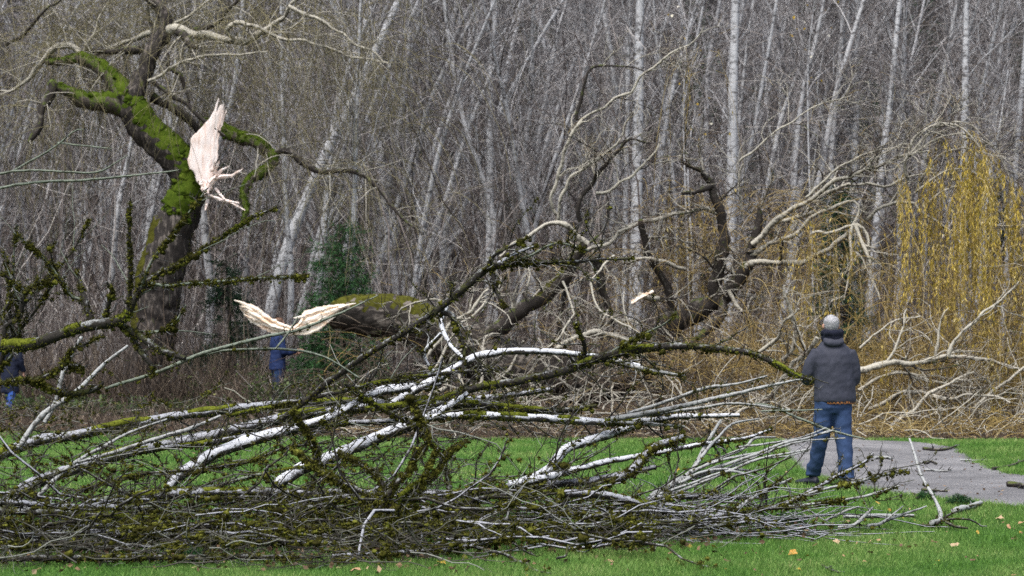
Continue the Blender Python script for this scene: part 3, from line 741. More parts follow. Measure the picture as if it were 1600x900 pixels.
a = wl([(200, 168, 16), (212, 140, 16), (226, 112, 14), (240, 80, 14), (252, 52, 16), (262, 40, 15), (258, 24, 11), (240, 4, 10), (226, -20, 9), (215, -60, 10)], 'willow', Y1=42.5)
wl([(262, 46, 14), (290, 50, 11), (320, 55, 11), (355, 62, 11), (385, 66, 11), (412, 50, 9), (440, 24, 7), (466, -6, 6), (490, -40, 5)], 'willow_limb', Y0=42.2, Y1=41)
wl([(280, 52, 8), (300, 66, 8), (312, 74, 5)], 'willow_dark', Y0=42, Y1=41.6)
wl([(365, 60, 6), (352, 48, 6), (372, 38, 6), (400, 42, 5), (420, 50, 5), (450, 62, 4.5), (500, 72, 4), (560, 90, 3.5), (606, 98, 2.5)], 'willow_limb', Y0=41.6, Y1=40.5)
wl([(452, 10, 5), (490, 28, 4.5), (530, 50, 4), (575, 80, 3.5), (600, 96, 2)], 'willow_limb', Y0=41, Y1=40.5)
a = wl([(318, 196, 11), (345, 202, 11), (372, 212, 11), (398, 224, 11), (420, 238, 10), (428, 250, 10), (420, 264, 10), (402, 274, 10), (386, 284, 9), (382, 300, 8), (386, 328, 6), (380, 345, 4)], 'willow_mossy', Y0=42.3, Y1=41.6); fuzz(*a, 2200, parent=wroot, size=0.045)
wl([(235, 150, 9), (262, 165, 9), (290, 185, 9), (312, 205, 8)], 'willow_dark', Y0=42.4, Y1=42.6)
wl([(425, 246, 5), (440, 235, 6), (460, 240, 6), (480, 258, 6), (505, 268, 5.5), (540, 266, 5), (566, 272, 4.5), (590, 292, 4), (620, 330, 3.5), (650, 362, 3)], 'willow_dark', Y0=42, Y1=40.5)
wl([(238, 52, 7), (215, 60, 6), (188, 68, 6), (165, 78, 7), (148, 88, 6)], 'willow_limb', Y0=42.4, Y1=43)
wl([(222, 78, 7), (190, 78, 7), (160, 80, 6), (130, 82, 5)], 'willow_dark', Y0=42.2, Y1=42.8)
wl([(125, 88, 7), (105, 70, 8), (85, 78, 8), (62, 105, 7), (40, 130, 6), (20, 142, 5), (-20, 143, 4)], 'willow_limb', Y0=42.4, Y1=42.9)
wl([(275, 34, 4), (290, 28, 4), (308, 15, 3.5), (322, 2, 3), (340, -20, 2.5)], 'willow_limb', Y0=42.2, Y1=42)
wl([(300, 46, 4), (330, 44, 4), (355, 18, 4), (375, -2, 3.5), (390, -30, 3)], 'willow_dark', Y0=42.2, Y1=41.8)
wl([(245, 70, 4), (236, 45, 3.5), (232, 20, 3), (236, -20, 2.5)], 'willow_dark', Y0=42.4, Y1=43)
wl([(232, 128, 4), (258, 112, 4), (282, 98, 4), (330, 88, 4), (370, 86, 3.5), (420, 80, 3)], 'willow_limb', Y0=41.8, Y1=41.2)
wl([(240, 130, 4), (270, 148, 4), (300, 172, 4.5), (330, 196, 4), (350, 215, 2.5)], 'willow_dark', Y0=41.7, Y1=41.5)
wl([(130, 80, 3.5), (150, 40, 3), (170, 0, 2.6), (190, -40, 2)], 'willow_limb', Y0=42.6, Y1=43)
wl([(10, 70, 3), (40, 50, 3), (60, 25, 2.8), (80, 10, 2.6), (100, -6, 2)], 'willow_dark', Y0=42.8, Y1=42)
wl([(262, 82, 3), (264, 105, 4), (284, 120, 4), (292, 150, 3), (294, 170, 2)], 'willow_dark', Y0=42, Y1=41.8)
# weeping withies without leaves, hanging from the willow's limbs
LP = [l for l in limbs]
LK = np.array([spline(np.c_[p, r], 30) for p, r in LP]); 
cb = MB()
Q, QR = spawn(LK[..., :3], LK[..., 3], 260, 1.5, 9, (30, 80), 0.15, 0.12, 0.05, (0.15, 1), 0.3, 0.013, 0.006, 0.4)
def off_flap(Q, QR):
    sx = 800 + F * Q[..., 0] / Q[..., 1]; sy = 513 - F * (Q[..., 2] - EYE) / Q[..., 1]
    ok = ~((sx > 286) & (sx < 390) & (sy > 146) & (sy < 332) & (Q[..., 1] < 41.8)).any(1); return Q[ok], QR[ok]
Q, QR = off_flap(Q, QR)
cb.tubes(Q, QR, 4, m=1)
W, WR = spawn(Q, QR, 1500, 2.2, 11, (30, 90), 0.0, 0.10, 0.20, (0.1, 1), 0.5, 0.006, 0.0035, 0.6, Lt=0.1)
W, WR = off_flap(W, WR)
cb.tubes(W, WR, 3)
i = rng.integers(0, len(W), 2600); k = rng.integers(3, 11, 2600)
cb.leaves(W[i, k], nrm(runit(2600) * 0.6 + np.array([0, 0, -1.0])), rng.uniform(0.03, 0.07, 2600), rng.uniform(0.008, 0.014, 2600), m=2)
# long curtains behind the limbs, over the top edge
NC = 950; xs = rng.uniform(-12.5, -1.5, NC); K = 14
top = np.c_[xs, rng.uniform(42.5, 45.5, NC), rng.uniform(5.5, 10.0, NC)]
d = rng.normal(size=(NC, 3)) * 0.5; d[:, 2] = 0.25; d = nrm(d); L = (rng.uniform(1.5, 4.5, NC) / (K - 1))[:, None]
Q = np.empty((NC, K, 3)); Q[:, 0] = top
for k in range(1, K):
    Q[:, k] = Q[:, k - 1] + d * L; d = nrm(d + 0.07 * rng.normal(size=(NC, 3)) - np.array([0, 0, 0.22]))
cb.tubes(Q, np.repeat(np.linspace(0.005, 0.003, K)[None], NC, 0), 3)
i = rng.integers(0, NC, 3000); k = rng.integers(4, K, 3000)
cb.leaves(Q[i, k], nrm(runit(3000) * 0.5 + np.array([0, 0, -1.0])), rng.uniform(0.03, 0.075, 3000), rng.uniform(0.008, 0.014, 3000), m=2)
cb.build('crown', [M['withy'], M['willow_limb'], M['withy']], wroot)

# slabs of torn wood between two traced edges
def slab(name, left, right, Y, thick, mat, parent, curve=0.1, nr=34, ncol=14, rag0=0.12, rag1=0.05, ridge=0.02, dY=0.0, edge=0.8):
    a = spline(np.c_[left, np.zeros(len(left))], nr)[:, :2]; b_ = spline(np.c_[right, np.zeros(len(right))], nr)[:, :2]
    a = a + edge * rng.normal(size=a.shape); b_ = b_ + edge * rng.normal(size=b_.shape); u = np.linspace(0, 1, nr); vv = np.linspace(0, 1, ncol)
    rid = np.convolve(rng.normal(size=ncol + 4), [0.25, 0.5, 1, 0.5, 0.25], 'valid')[:ncol]
    s0 = rag0 * rng.random(ncol); s1 = rag1 * rng.random(ncol)
    V = np.zeros((nr, ncol, 3))
    for j, v in enumerate(vv):
        uu = s0[j] + u * (1 - s0[j] - s1[j])
        ax = np.array([np.interp(uu, u, a[:, c]) for c in (0, 1)]).T; bx = np.array([np.interp(uu, u, b_[:, c]) for c in (0, 1)]).T
        p = ax * (1 - v) + bx * v
        for i in range(nr):
            n_ = mnoise.noise(Vector((p[i, 0] * 0.05, p[i, 1] * 0.05, 3.1)))
            yy = Y + dY * uu[i] - curve * math.sin(math.pi * v) - ridge * rid[j] * 1.6 + 0.012 * n_
            V[i, j] = at(p[i, 0], p[i, 1], yy)
    back = V.copy(); back[..., 1] += thick * (1.0 + 0.3 * rng.normal(size=(nr, ncol)))
    mb = MB(); i = np.arange(nr - 1)[:, None] * ncol + np.arange(ncol - 1)[None]; i = i.ravel()
    q = np.stack([i, i + 1, i + ncol + 1, i + ncol], -1); nb = nr * ncol
    edge = np.r_[np.arange(ncol), np.arange(1, nr) * ncol + ncol - 1, np.arange(ncol - 2, -1, -1) + (nr - 1) * ncol, np.arange(nr - 2, 0, -1) * ncol]
    e2 = np.roll(edge, -1)
    mb.add(np.vstack([V.reshape(-1, 3), back.reshape(-1, 3)]), q=np.vstack([q, q[:, ::-1] + nb, np.stack([edge, edge + nb, e2 + nb, e2], -1)]))
    return mb.build(name, M[mat], parent, smooth=False)
slab('torn_wood', [(341, 152), (336, 168), (322, 192), (305, 208), (297, 216), (298, 228), (294, 248), (296, 262), (304, 270), (308, 284), (314, 291)],
     [(357, 163), (352, 178), (346, 196), (342, 214), (340, 235), (338, 250), (333, 262), (332, 275), (330, 284), (320, 290)], 41.5, 0.07, 'torn_pink', wroot, 0.025, nr=30, ncol=16, rag0=0.15, rag1=0.10, ridge=0.003, edge=0.8)
for pts in ([(316, 284, 9), (320, 296, 8), (322, 304, 5)], [(322, 300, 7), (333, 282, 6), (340, 276, 5)], [(330, 282, 5), (345, 276, 5), (362, 274, 4), (368, 271, 3), (380, 263, 0.7)], [(330, 268, 3.5), (334, 262, 3), (336, 252, 0.8)],
            [(334, 272, 4), (339, 260, 3), (343, 251, 1)], [(338, 274, 4), (347, 266, 3), (358, 260, 1)], [(319, 303, 4), (334, 308, 3.6), (352, 314, 3.2), (374, 317, 1.5)],
            [(336, 294, 3), (344, 304, 2.6), (351, 312, 1.5)], [(350, 314, 2), (368, 320, 2), (384, 329, 1)], [(324, 312, 4), (322, 322, 3), (320, 329, 1)]):
    P, R = trace(pts, 41.4, 41.2, n=14, rs=0.72); P = wiggle(P, 0.012); b_ = MB(); b_.tubes(P, R, 5, 0.25); b_.build('splinter', M['torn_pink'], wroot, smooth=False)

rng = np.random.default_rng(104)
# ------------------------------------------------------------------ the fallen willow
FY = 38.0
flimbs = []
froot = empty('fallen_willow_tree', at(900, 640, FY) * np.array([1, 1, 0]), 'fallen willow lying across the wood edge with golden weeping crown', 'fallen tree')
def fl(pts, mat, Y0=FY, Y1=FY, name='limb', sides=10, rough=0.05, wig=0.05, bow=0.0, n=None):
    return wpart(name, pts, mat, Y0, Y1, sides, rough, wig, bow, froot, n)
fP, fR = fl([(512, 502, 15), (530, 497, 24), (560, 494, 29), (600, 496, 32), (645, 504, 34), (690, 524, 36), (735, 545, 38), (800, 572, 40), (870, 588, 40), (930, 592, 38), (985, 575, 34), (1020, 548, 28)], 'willow_log', 37.6, 38.4, 'trunk', 26, 0.06, 0.07, n=80)
fuzz(fP[2:26], fR[2:26], 4200, parent=froot, mat='moss', size=0.06, top=1.3, dirbias=(0, 0, 1))
slab('torn_wood', [(374, 482), (388, 500), (403, 509), (421, 519), (442, 523), (462, 521)], [(368, 470), (386, 474), (398, 478), (418, 492), (438, 504), (462, 511)], 37.3, 0.045, 'torn_cream', froot, 0.07, nr=44, ncol=22, rag0=0.22, ridge=0.008)
slab('torn_wood', [(452, 521), (466, 523), (482, 522), (498, 516), (508, 509), (520, 498), (534, 485), (543, 477)], [(452, 511), (464, 507), (470, 499), (476, 487), (492, 481), (510, 477), (528, 476), (543, 474)], 37.38, 0.07, 'torn_cream', froot, 0.06, nr=40, ncol=22, rag0=0.05, rag1=0.12, ridge=0.007)
for pts in ([(395, 484, 3), (382, 475, 2.6), (366, 469, 1)], [(398, 490, 3), (388, 482, 2), (377, 478, 0.8)], [(402, 500, 3), (392, 497, 2), (381, 491, 0.8)], [(476, 494, 2.5), (466, 496, 2), (459, 497, 0.8)], [(530, 482, 3), (543, 477, 2), (556, 474, 0.8)]):
    P, R = trace(pts, 37.28, 37.2, n=10); b_ = MB(); b_.tubes(P, R, 6, 0.15); b_.build('splinter', M['torn_cream'], froot, smooth=False)
a = fl([(1000, 562, 26), (1030, 530, 25), (1058, 503, 23), (1085, 488, 21), (1115, 472, 19), (1142, 456, 18), (1160, 438, 17), (1170, 415, 15), (1172, 392, 13)], 'willow_dark', 38.2, 37.6, sides=14)
fl([(1118, 470, 12), (1117, 445, 12), (1124, 410, 12), (1130, 380, 12), (1130, 350, 11), (1122, 322, 9), (1114, 298, 10), (1110, 282, 8), (1108, 272, 5)], 'willow_dark', 37.9, 37.7, sides=12)
fl([(1112, 284, 5), (1100, 270, 5), (1088, 262, 4.5), (1066, 256, 3)], 'willow_dark', 37.7, 37.4)
fl([(1112, 288, 6), (1095, 295, 5.5), (1080, 299, 5), (1068, 300, 4)], 'willow_dark', 37.7, 37.3)
fl([(1125, 330, 4), (1105, 326, 4), (1080, 330, 4), (1040, 338, 5), (1005, 345, 5.5), (975, 358, 6), (960, 374, 6), (940, 384, 7), (905, 396, 7)], 'willow_limb', 37.8, 37.4)
fl([(1172, 395, 9), (1178, 370, 10), (1184, 350, 9), (1186, 332, 6), (1185, 325, 3)], 'willow_dark', 37.6, 37.5, sides=12)
fl([(1165, 418, 8), (1200, 410, 7), (1225, 412, 7), (1250, 410, 8), (1275, 396, 7), (1310, 372, 6.5), (1342, 352, 6), (1375, 325, 5), (1400, 314, 5), (1425, 318, 4.5), (1460, 345, 4), (1490, 362, 4), (1530, 352, 3.5), (1570, 350, 3), (1610, 352, 2)], 'willow_limb', 37.6, 36.0)
fl([(1172, 400, 7), (1200, 386, 6), (1228, 372, 6), (1252, 358, 6), (1266, 340, 6), (1282, 328, 5.5), (1310, 318, 5), (1330, 316, 4.5), (1343, 326, 4.5), (1338, 342, 4), (1334, 350, 3)], 'willow_limb', 37.6, 36.6)
fl([(1175, 384, 8), (1195, 362, 7), (1212, 345, 8), (1228, 336, 7), (1255, 318, 7), (1280, 300, 6), (1310, 282, 6), (1340, 272, 5.5), (1370, 260, 5), (1395, 250, 5), (1420, 240, 4), (1455, 236, 3)], 'willow_limb', 37.5, 36.2)
fl([(1180, 372, 6), (1210, 352, 5), (1245, 338, 5), (1275, 325, 5), (1290, 306, 5), (1320, 290, 4.5), (1352, 285, 4), (1385, 292, 4), (1420, 278, 4), (1470, 272, 3), (1500, 274, 2)], 'willow_limb', 37.7, 36.7)
fl([(1270, 366, 4), (1300, 362, 4), (1325, 358, 4), (1340, 352, 4)], 'willow_limb', 36.5, 36.5)
fl([(1335, 352, 4.5), (1328, 380, 4), (1332, 410, 3.5), (1326, 440, 3), (1318, 466, 2)], 'willow_limb', 36.5, 36.2)
fl([(1338, 350, 5), (1345, 375, 5), (1352, 400, 4), (1362, 430, 4), (1376, 470, 3)], 'willow_limb', 36.5, 36.0)
fl([(1340, 350, 4), (1356, 362, 4), (1357, 395, 3.5), (1350, 420, 3)], 'willow_limb', 36.5, 36.3)
fl([(1415, 278, 4), (1413, 250, 4), (1424, 222, 4), (1445, 204, 3.5), (1470, 192, 3.5), (1500, 198, 3), (1525, 220, 2.5), (1545, 250, 2)], 'willow_limb', 36.6, 36.0)
fl([(1432, 290, 3), (1450, 262, 3), (1470, 240, 3), (1500, 230, 2.5), (1530, 240, 2)], 'willow_limb', 36.6, 36.2)
fl([(1260, 308, 4), (1300, 270, 3), (1340, 245, 3), (1380, 235, 2.5), (1430, 230, 2)], 'willow_limb', 36.8, 36.4)
# middle limb and its thin arched shoots
b1 = fl([(720, 545, 14), (760, 525, 14), (800, 498, 14), (835, 475, 14), (865, 452, 15), (885, 430, 15), (900, 402, 13), (914, 378, 9)], 'willow_dark', 37.9, 37.2, sides=12)
fuzz(b1[0][len(b1[0]) // 2:], b1[1][len(b1[0]) // 2:], 300, parent=froot, mat='moss', size=0.03, top=0.2)
fl([(916, 380, 8), (895, 362, 8), (878, 350, 7), (858, 350, 6), (832, 362, 6), (806, 380, 5), (780, 402, 4)], 'willow_limb', 37.2, 36.8)
fl([(880, 352, 4), (860, 312, 4), (878, 260, 4.5), (882, 235, 5), (895, 205, 5), (912, 184, 4.5), (940, 168, 4), (968, 150, 4), (988, 132, 4), (1005, 115, 3.5), (1030, 95, 3.5), (1055, 78, 3), (1082, 68, 2.5), (1100, 40, 1.5)], 'willow_limb', 37.6, 36.5)
fl([(900, 185, 3), (906, 150, 3), (918, 115, 2.6), (940, 102, 2.4), (975, 104, 2), (1010, 112, 1.5)], 'willow_dark', 37.2, 36.9)
fl([(872, 350, 4), (885, 282, 4), (915, 262, 4), (945, 238, 4), (965, 218, 4), (975, 195, 3), (990, 175, 2)], 'willow_limb', 37.5, 36.8)
fl([(908, 345, 5), (908, 320, 4), (928, 282, 4.5), (955, 245, 4), (985, 218, 3), (1012, 226, 2.5)], 'willow_dark', 37.4, 37)
fl([(930, 300, 4), (965, 288, 4), (1000, 266, 3.6), (1030, 230, 3), (1032, 208, 2)], 'willow_limb', 37.2, 37)
fl([(1000, 345, 5), (1020, 410, 7), (1040, 440, 8), (1045, 470, 8), (1060, 500, 7)], 'willow_dark', 37.5, 38)
fl([(1068, 420, 5), (1040, 410, 5), (1010, 403, 4.5), (985, 408, 4), (965, 400, 2)], 'willow_limb', 37.7, 37.2)
fl([(1000, 462, 7), (1020, 468, 8), (1040, 470, 8)], 'willow_limb', 37.2, 37.6)
slab('torn_wood', [(986, 478), (1000, 468), (1022, 458)], [(985, 470), (1000, 461), (1021, 452)], 37.1, 0.04, 'torn_cream', froot, 0.02, nr=12, ncol=8, rag0=0.12)
fl([(930, 400, 8), (935, 430, 8), (948, 470, 7), (955, 500, 5)], 'willow_dark', 37.6, 37.8)
fl([(900, 410, 4), (880, 470, 5), (870, 520, 5), (850, 570, 6)], 'willow_dark', 37.6, 37.8)
fl([(1128, 470, 8), (1122, 500, 9), (1100, 520, 8), (1075, 545, 7), (1050, 570, 6)], 'willow_dark', 37.7, 37.2)
fl([(1140, 455, 5), (1160, 490, 4), (1178, 465, 3)], 'willow_limb', 37.5, 37.2)
fl([(760, 470, 3), (735, 495, 3), (715, 510, 4), (690, 560, 4), (670, 590, 3)], 'willow_limb', 37.0, 36.6)
# pale boughs of the crown on the ground, towards the path and beyond the man
GB = [[(1342, 580, 8), (1370, 572, 9), (1395, 565, 8), (1430, 566, 6), (1470, 562, 7), (1500, 560, 6), (1530, 558, 6), (1560, 564, 5), (1600, 578, 4)],
      [(1350, 682, 4), (1375, 678, 6), (1390, 668, 5), (1405, 655, 5), (1430, 640, 5), (1445, 622, 5), (1470, 604, 5), (1500, 592, 4), (1520, 582, 3)],
      [(1385, 670, 4), (1420, 674, 5), (1450, 668, 4), (1470, 660, 3)],
      [(1455, 680, 4), (1490, 670, 6), (1520, 666, 6), (1550, 668, 6), (1575, 680, 7), (1590, 668, 6), (1605, 652, 5)],
      [(1480, 558, 5), (1495, 530, 4), (1515, 505, 4), (1535, 488, 4), (1560, 468, 4), (1592, 440, 3)],
      [(1185, 630, 6), (1210, 610, 7), (1235, 575, 7), (1260, 545, 8), (1275, 530, 8)],
      [(1222, 560, 6), (1238, 540, 6), (1245, 510, 6), (1232, 480, 5), (1226, 450, 4)],
      [(1180, 560, 4), (1210, 530, 5), (1228, 500, 4), (1250, 480, 3)],
      [(1340, 610, 5), (1370, 592, 4), (1410, 585, 4), (1450, 590, 4), (1500, 604, 4), (1560, 600, 3)],
      [(1360, 640, 5), (1400, 620, 6), (1430, 612, 5), (1480, 625, 5), (1520, 615, 4), (1580, 625, 4)],
      [(1100, 680, 4), (1130, 660, 5), (1160, 640, 5), (1200, 630, 4), (1240, 640, 3)],
      [(1345, 545, 3), (1370, 520, 3), (1400, 500, 3), (1440, 495, 2.5)],
      [(1460, 570, 4), (1462, 530, 4), (1468, 500, 3), (1480, 480, 2.5)],
      [(1520, 640, 4), (1545, 615, 4), (1580, 590, 4), (1610, 570, 3)],
      [(640, 520, 3), (625, 490, 3), (650, 470, 3), (690, 468, 2.5)], [(670, 560, 4), (700, 520, 5), (740, 480, 5), (760, 455, 4)],
      [(690, 600, 3), (705, 560, 4), (730, 540, 4), (735, 520, 3)], [(870, 545, 6), (905, 528, 7), (935, 522, 9), (965, 524, 8), (985, 530, 6)],
      [(880, 440, 3), (895, 490, 3), (880, 520, 3), (860, 545, 3)], [(960, 400, 3), (925, 440, 3), (935, 480, 3), (970, 505, 3), (1000, 520, 2)]]
for g in GB:
    fl(g, 'willow_limb', rng.uniform(32.8, 34.6), rng.uniform(32.8, 34.6), rough=0.06, wig=0.04)
for g in ([(1400, 262, 3), (1440, 232, 3), (1480, 212, 2.6), (1520, 210, 2.4), (1552, 232, 2), (1572, 270, 1.5)], [(1420, 240, 2.6), (1455, 205, 2.6), (1490, 192, 2.4), (1525, 200, 2), (1560, 240, 1.6), (1585, 300, 1.2)],
          [(1430, 300, 3), (1470, 268, 3), (1505, 262, 2.4), (1535, 280, 2)], [(1445, 322, 3), (1475, 296, 2.6), (1510, 290, 2.2), (1545, 320, 1.6)], [(1350, 262, 2.4), (1385, 236, 2.2), (1420, 224, 2), (1450, 232, 1.5)],
          [(1205, 210, 2), (1250, 180, 2), (1290, 160, 1.8), (1330, 150, 1.4)], [(1155, 255, 3), (1180, 232, 3), (1205, 214, 2.4)], [(1160, 340, 3), (1152, 290, 3), (1160, 255, 3)]):
    fl(g, 'willow_limb', 36.4, 36.2, rough=0.05, wig=0.04)
# crooked side growth on every limb, then golden withies: an arching cloud of fine twigs
cb = MB()
FK = np.array([spline(np.c_[p, r], 30) for p, r, m_ in flimbs if m_ != 'willow_log']); 
Q, QR = spawn(FK[..., :3], FK[..., 3], 360, 1.0, 9, (25, 70), 0.15, 0.22, 0.02, (0.1, 1), 0.5, 0.026, 0.007, 0.3, Lt=0.2); Q[..., 2] = np.maximum(Q[..., 2], 0.03)
cb.tubes(Q[:110], QR[:110], 6, 0.08, m=2); cb.tubes(Q[110:], QR[110:], 6, 0.08, m=1)
X, XR = spawn(Q, QR, 2300, 0.75, 7, (25, 75), 0.1, 0.2, 0.02, (0.1, 1), 0.6, 0.009, 0.004, 0.4); X[..., 2] = np.maximum(X[..., 2], 0.03)
cb.tubes(X[:600], XR[:600], 4, m=2); cb.tubes(X[600:1700], XR[600:1700], 4, m=1); cb.tubes(X[1700:], XR[1700:], 4, m=3)
X2, X2R = spawn(X, XR, 3600, 0.5, 6, (25, 75), 0.0, 0.15, 0.08, (0.1, 1), 0.6, 0.006, 0.003, 0.5); X2[..., 2] = np.maximum(X2[..., 2], 0.03)
cb.tubes(X2[:1500], X2R[:1500], 3, m=1); cb.tubes(X2[1500:2900], X2R[1500:2900], 3, m=3); cb.tubes(X2[2900:], X2R[2900:], 3)
# crooked dark boughs crushed under the log
nD = 60; b0 = np.c_[rng.uniform(-1.5, 3.2, nD), rng.uniform(36.6, 39.0, nD), rng.uniform(0.05, 0.5, nD)]; d = rng.normal(size=(nD, 3)); d[:, 2] = np.abs(d[:, 2]) * 0.8 + 0.3; d = nrm(d); K = 11; L = (rng.uniform(0.9, 2.6, nD) / (K - 1))[:, None]
Q = np.empty((nD, K, 3)); Q[:, 0] = b0
for k in range(1, K):
    Q[:, k] = Q[:, k - 1] + d * L; Q[:, k, 2] = np.maximum(Q[:, k, 2], 0.04); d = nrm(d + 0.30 * rng.normal(size=(nD, 3)))
QR = rng.uniform(0.014, 0.045, nD)[:, None] * np.linspace(1, 0.35, K)[None]
cb.tubes(Q[:34], QR[:34], 7, 0.08, m=2); cb.tubes(Q[34:], QR[34:], 7, 0.08, m=1)
X, XR = spawn(Q, QR, 420, 0.8, 7, (25, 75), 0.1, 0.22, 0.02, (0.1, 1), 0.5, 0.010, 0.004, 0.4); X[..., 2] = np.maximum(X[..., 2], 0.03)
cb.tubes(X[:200], XR[:200], 4, m=2); cb.tubes(X[200:], XR[200:], 4, m=1)
def withies(n, x0, x1, y0, y1, z0, z1, L0, L1, up, droop, r=0.0045, K=10, wig=0.10, lean=1.0):
    b_ = np.c_[rng.uniform(x0, x1, n), rng.uniform(y0, y1, n), rng.uniform(z0, z1, n)]
    d = rng.normal(size=(n, 3)) * lean; d[:, 2] = np.abs(d[:, 2]) * 0.5 + up; d = nrm(d)
    L = (rng.uniform(L0, L1, n) / (K - 1))[:, None]; Q = np.empty((n, K, 3)); Q[:, 0] = b_
    for k in range(1, K):
        Q[:, k] = Q[:, k - 1] + d * L; Q[:, k, 2] = np.maximum(Q[:, k, 2], 0.02)
        d = nrm(d + wig * rng.normal(size=(n, 3)) - np.array([0, 0, droop]))
    return Q, np.repeat(np.linspace(r, r * 0.6, K)[None], n, 0) * rng.uniform(0.7, 1.5, n)[:, None]
for a in ((2300, 2.6, 9.8, 34.4, 37.0, 0.02, 1.1, 0.6, 1.7, 0.9, 0.10), (2600, -3.0, 9.8, 31.2, 34.2, 0.0, 0.12, 0.3, 0.9, 0.3, 0.14), (800, 6.0, 9.8, 35.0, 36.8, 0.0, 2.4, 0.6, 1.6, 0.5, 0.22),
          (420, 1.0, 4.8, 35.0, 37.2, 0.05, 1.3, 0.5, 1.5, 0.4, 0.16), (900, 0.2, 4.8, 38.6, 40.5, 0.3, 3.0, 0.6, 1.8, 0.4, 0.18), (260, -3.0, 1.0, 36.0, 37.6, 0.0, 0.5, 0.5, 1.2, 0.3, 0.14), (500, -3.2, 1.0, 38.9, 40.5, 0.05, 1.4, 0.6, 1.5, 0.4, 0.12),
          (34, -3.2, -0.8, 36.4, 37.2, 0.6, 1.7, 0.8, 1.8, 0.2, 0.10), (420, 2.0, 6.0, 38.4, 39.8, 2.2, 4.0, 0.5, 1.6, 0.3, 0.24), (90, 2.0, 6.5, 36.0, 37.4, 2.2, 3.8, 0.5, 1.5, 0.3, 0.24)):
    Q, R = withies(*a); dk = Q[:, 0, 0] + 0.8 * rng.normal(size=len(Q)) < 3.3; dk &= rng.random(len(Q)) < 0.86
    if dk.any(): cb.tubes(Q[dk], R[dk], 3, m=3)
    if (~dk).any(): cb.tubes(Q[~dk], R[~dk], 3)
Q, R = withies(110, 1.0, 9.8, 33.8, 36.5, 0.02, 0.6, 0.8, 2.2, 0.45, 0.10, 0.010, 12, 0.18); cb.tubes(Q, R, 5, m=1)
Q, R = withies(260, -3.2, 9.8, 31.3, 34.5, 0.02, 0.2, 0.6, 1.6, 0.05, 0.06, 0.008, 10, 0.2); cb.tubes(Q, R, 4, m=1)
cb.build('crown', [M['osier'], M['willow_limb'], M['willow_dark'], M['brown_shade_brush']], froot)
rng = np.random.default_rng(105)
# weeping leafy strands
wb = MB()
def strands(n, px0, px1, topf, bot0, bot1, Y0, Y1, per, spread=0.12):
    K = 14; nt_ = max(4, n // 7); tc_ = rng.uniform(px0, px1, nt_); tl_ = rng.uniform(bot0, bot1, nt_); ti_ = rng.integers(0, nt_, n); px = tc_[ti_] + rng.normal(0, 7.0, n)
    P0 = np.array([at(x, topf(x) + rng.uniform(-6, 70), y) for x, y in zip(px, rng.uniform(Y0, Y1, n))])
    zb = np.array([at(0, tl_[k_] + rng.normal(0, 55), 36)[2] for k_ in ti_])
    u = np.linspace(0, 1, K)
    out = (rng.normal(size=(nt_, 2)) * 0.25)[ti_] + rng.normal(size=(n, 2)) * 0.05
    Q = np.empty((n, K, 3)); ph = rng.uniform(0, 6.28, n)
    Lz = np.maximum(P0[:, 2] - zb, 0.4)
    arch = np.sqrt(np.clip(1 - (1 - u) ** 2, 0, 1))
    Q[:, :, 0] = P0[:, None, 0] + out[:, :1] * arch[None] + 0.05 * np.sin(ph[:, None] + u[None] * 5)
    Q[:, :, 1] = P0[:, None, 1] + out[:, 1:] * arch[None] + 0.05 * np.cos(ph[:, None] + u[None] * 4)
    Q[:, :, 2] = P0[:, None, 2] + 0.10 * np.sin(u * math.pi * 0.6)[None] * (u < 0.5) - Lz[:, None] * (u ** 1.3)[None]
    wb.tubes(Q, np.repeat(np.linspace(0.004, 0.002, K)[None], n, 0), 3, m=1)
    m_ = n * per; i = rng.integers(0, n, m_); x = rng.beta(1.5, 1.0, m_) * (K - 1.01); k = x.astype(int); f = (x - k)[:, None]
    p = Q[i, k] * (1 - f) + Q[i, k + 1] * f
    d = nrm(runit(m_) * 0.55 + np.array([0, 0, -1.0]))
    wb.leaves(p, d, rng.uniform(0.06, 0.12, m_), rng.uniform(0.010, 0.020, m_))
def env(x): return 205 + 0.011 * (x - 1500) ** 2 if x > 1500 else 205 + 0.006 * (x - 1500) ** 2
strands(104, 1455, 1585, env, 330, 520, 35.2, 36.6, 58)
strands(44, 1545, 1612, env, 320, 500, 35.6, 36.8, 38)
strands(48, 1400, 1475, lambda x: 262, 380, 560, 35.6, 36.8, 32)
strands(80, 1420, 1600, lambda x: 380, 480, 690, 34.6, 36.4, 22)
strands(70, 1230, 1400, lambda x: 330, 420, 600, 35.8, 37.0, 9)
strands(30, 1020, 1110, lambda x: 300, 380, 480, 38.2, 39.0, 9)
strands(16, 1060, 1140, lambda x: 70, 180, 330, 36.6, 37.2, 3)
strands(70, 1230, 1640, lambda x: 440, 585, 690, 34.0, 36.4, 12)
strands(40, 1380, 1640, lambda x: 500, 640, 700, 33.4, 34.4, 10)
strands(60, 1480, 1650, lambda x: 290, 420, 560, 34.8, 36.0, 36)
wb.build('foliage', [M['wleaf'], M['osier']], froot)

rng = np.random.default_rng(106)
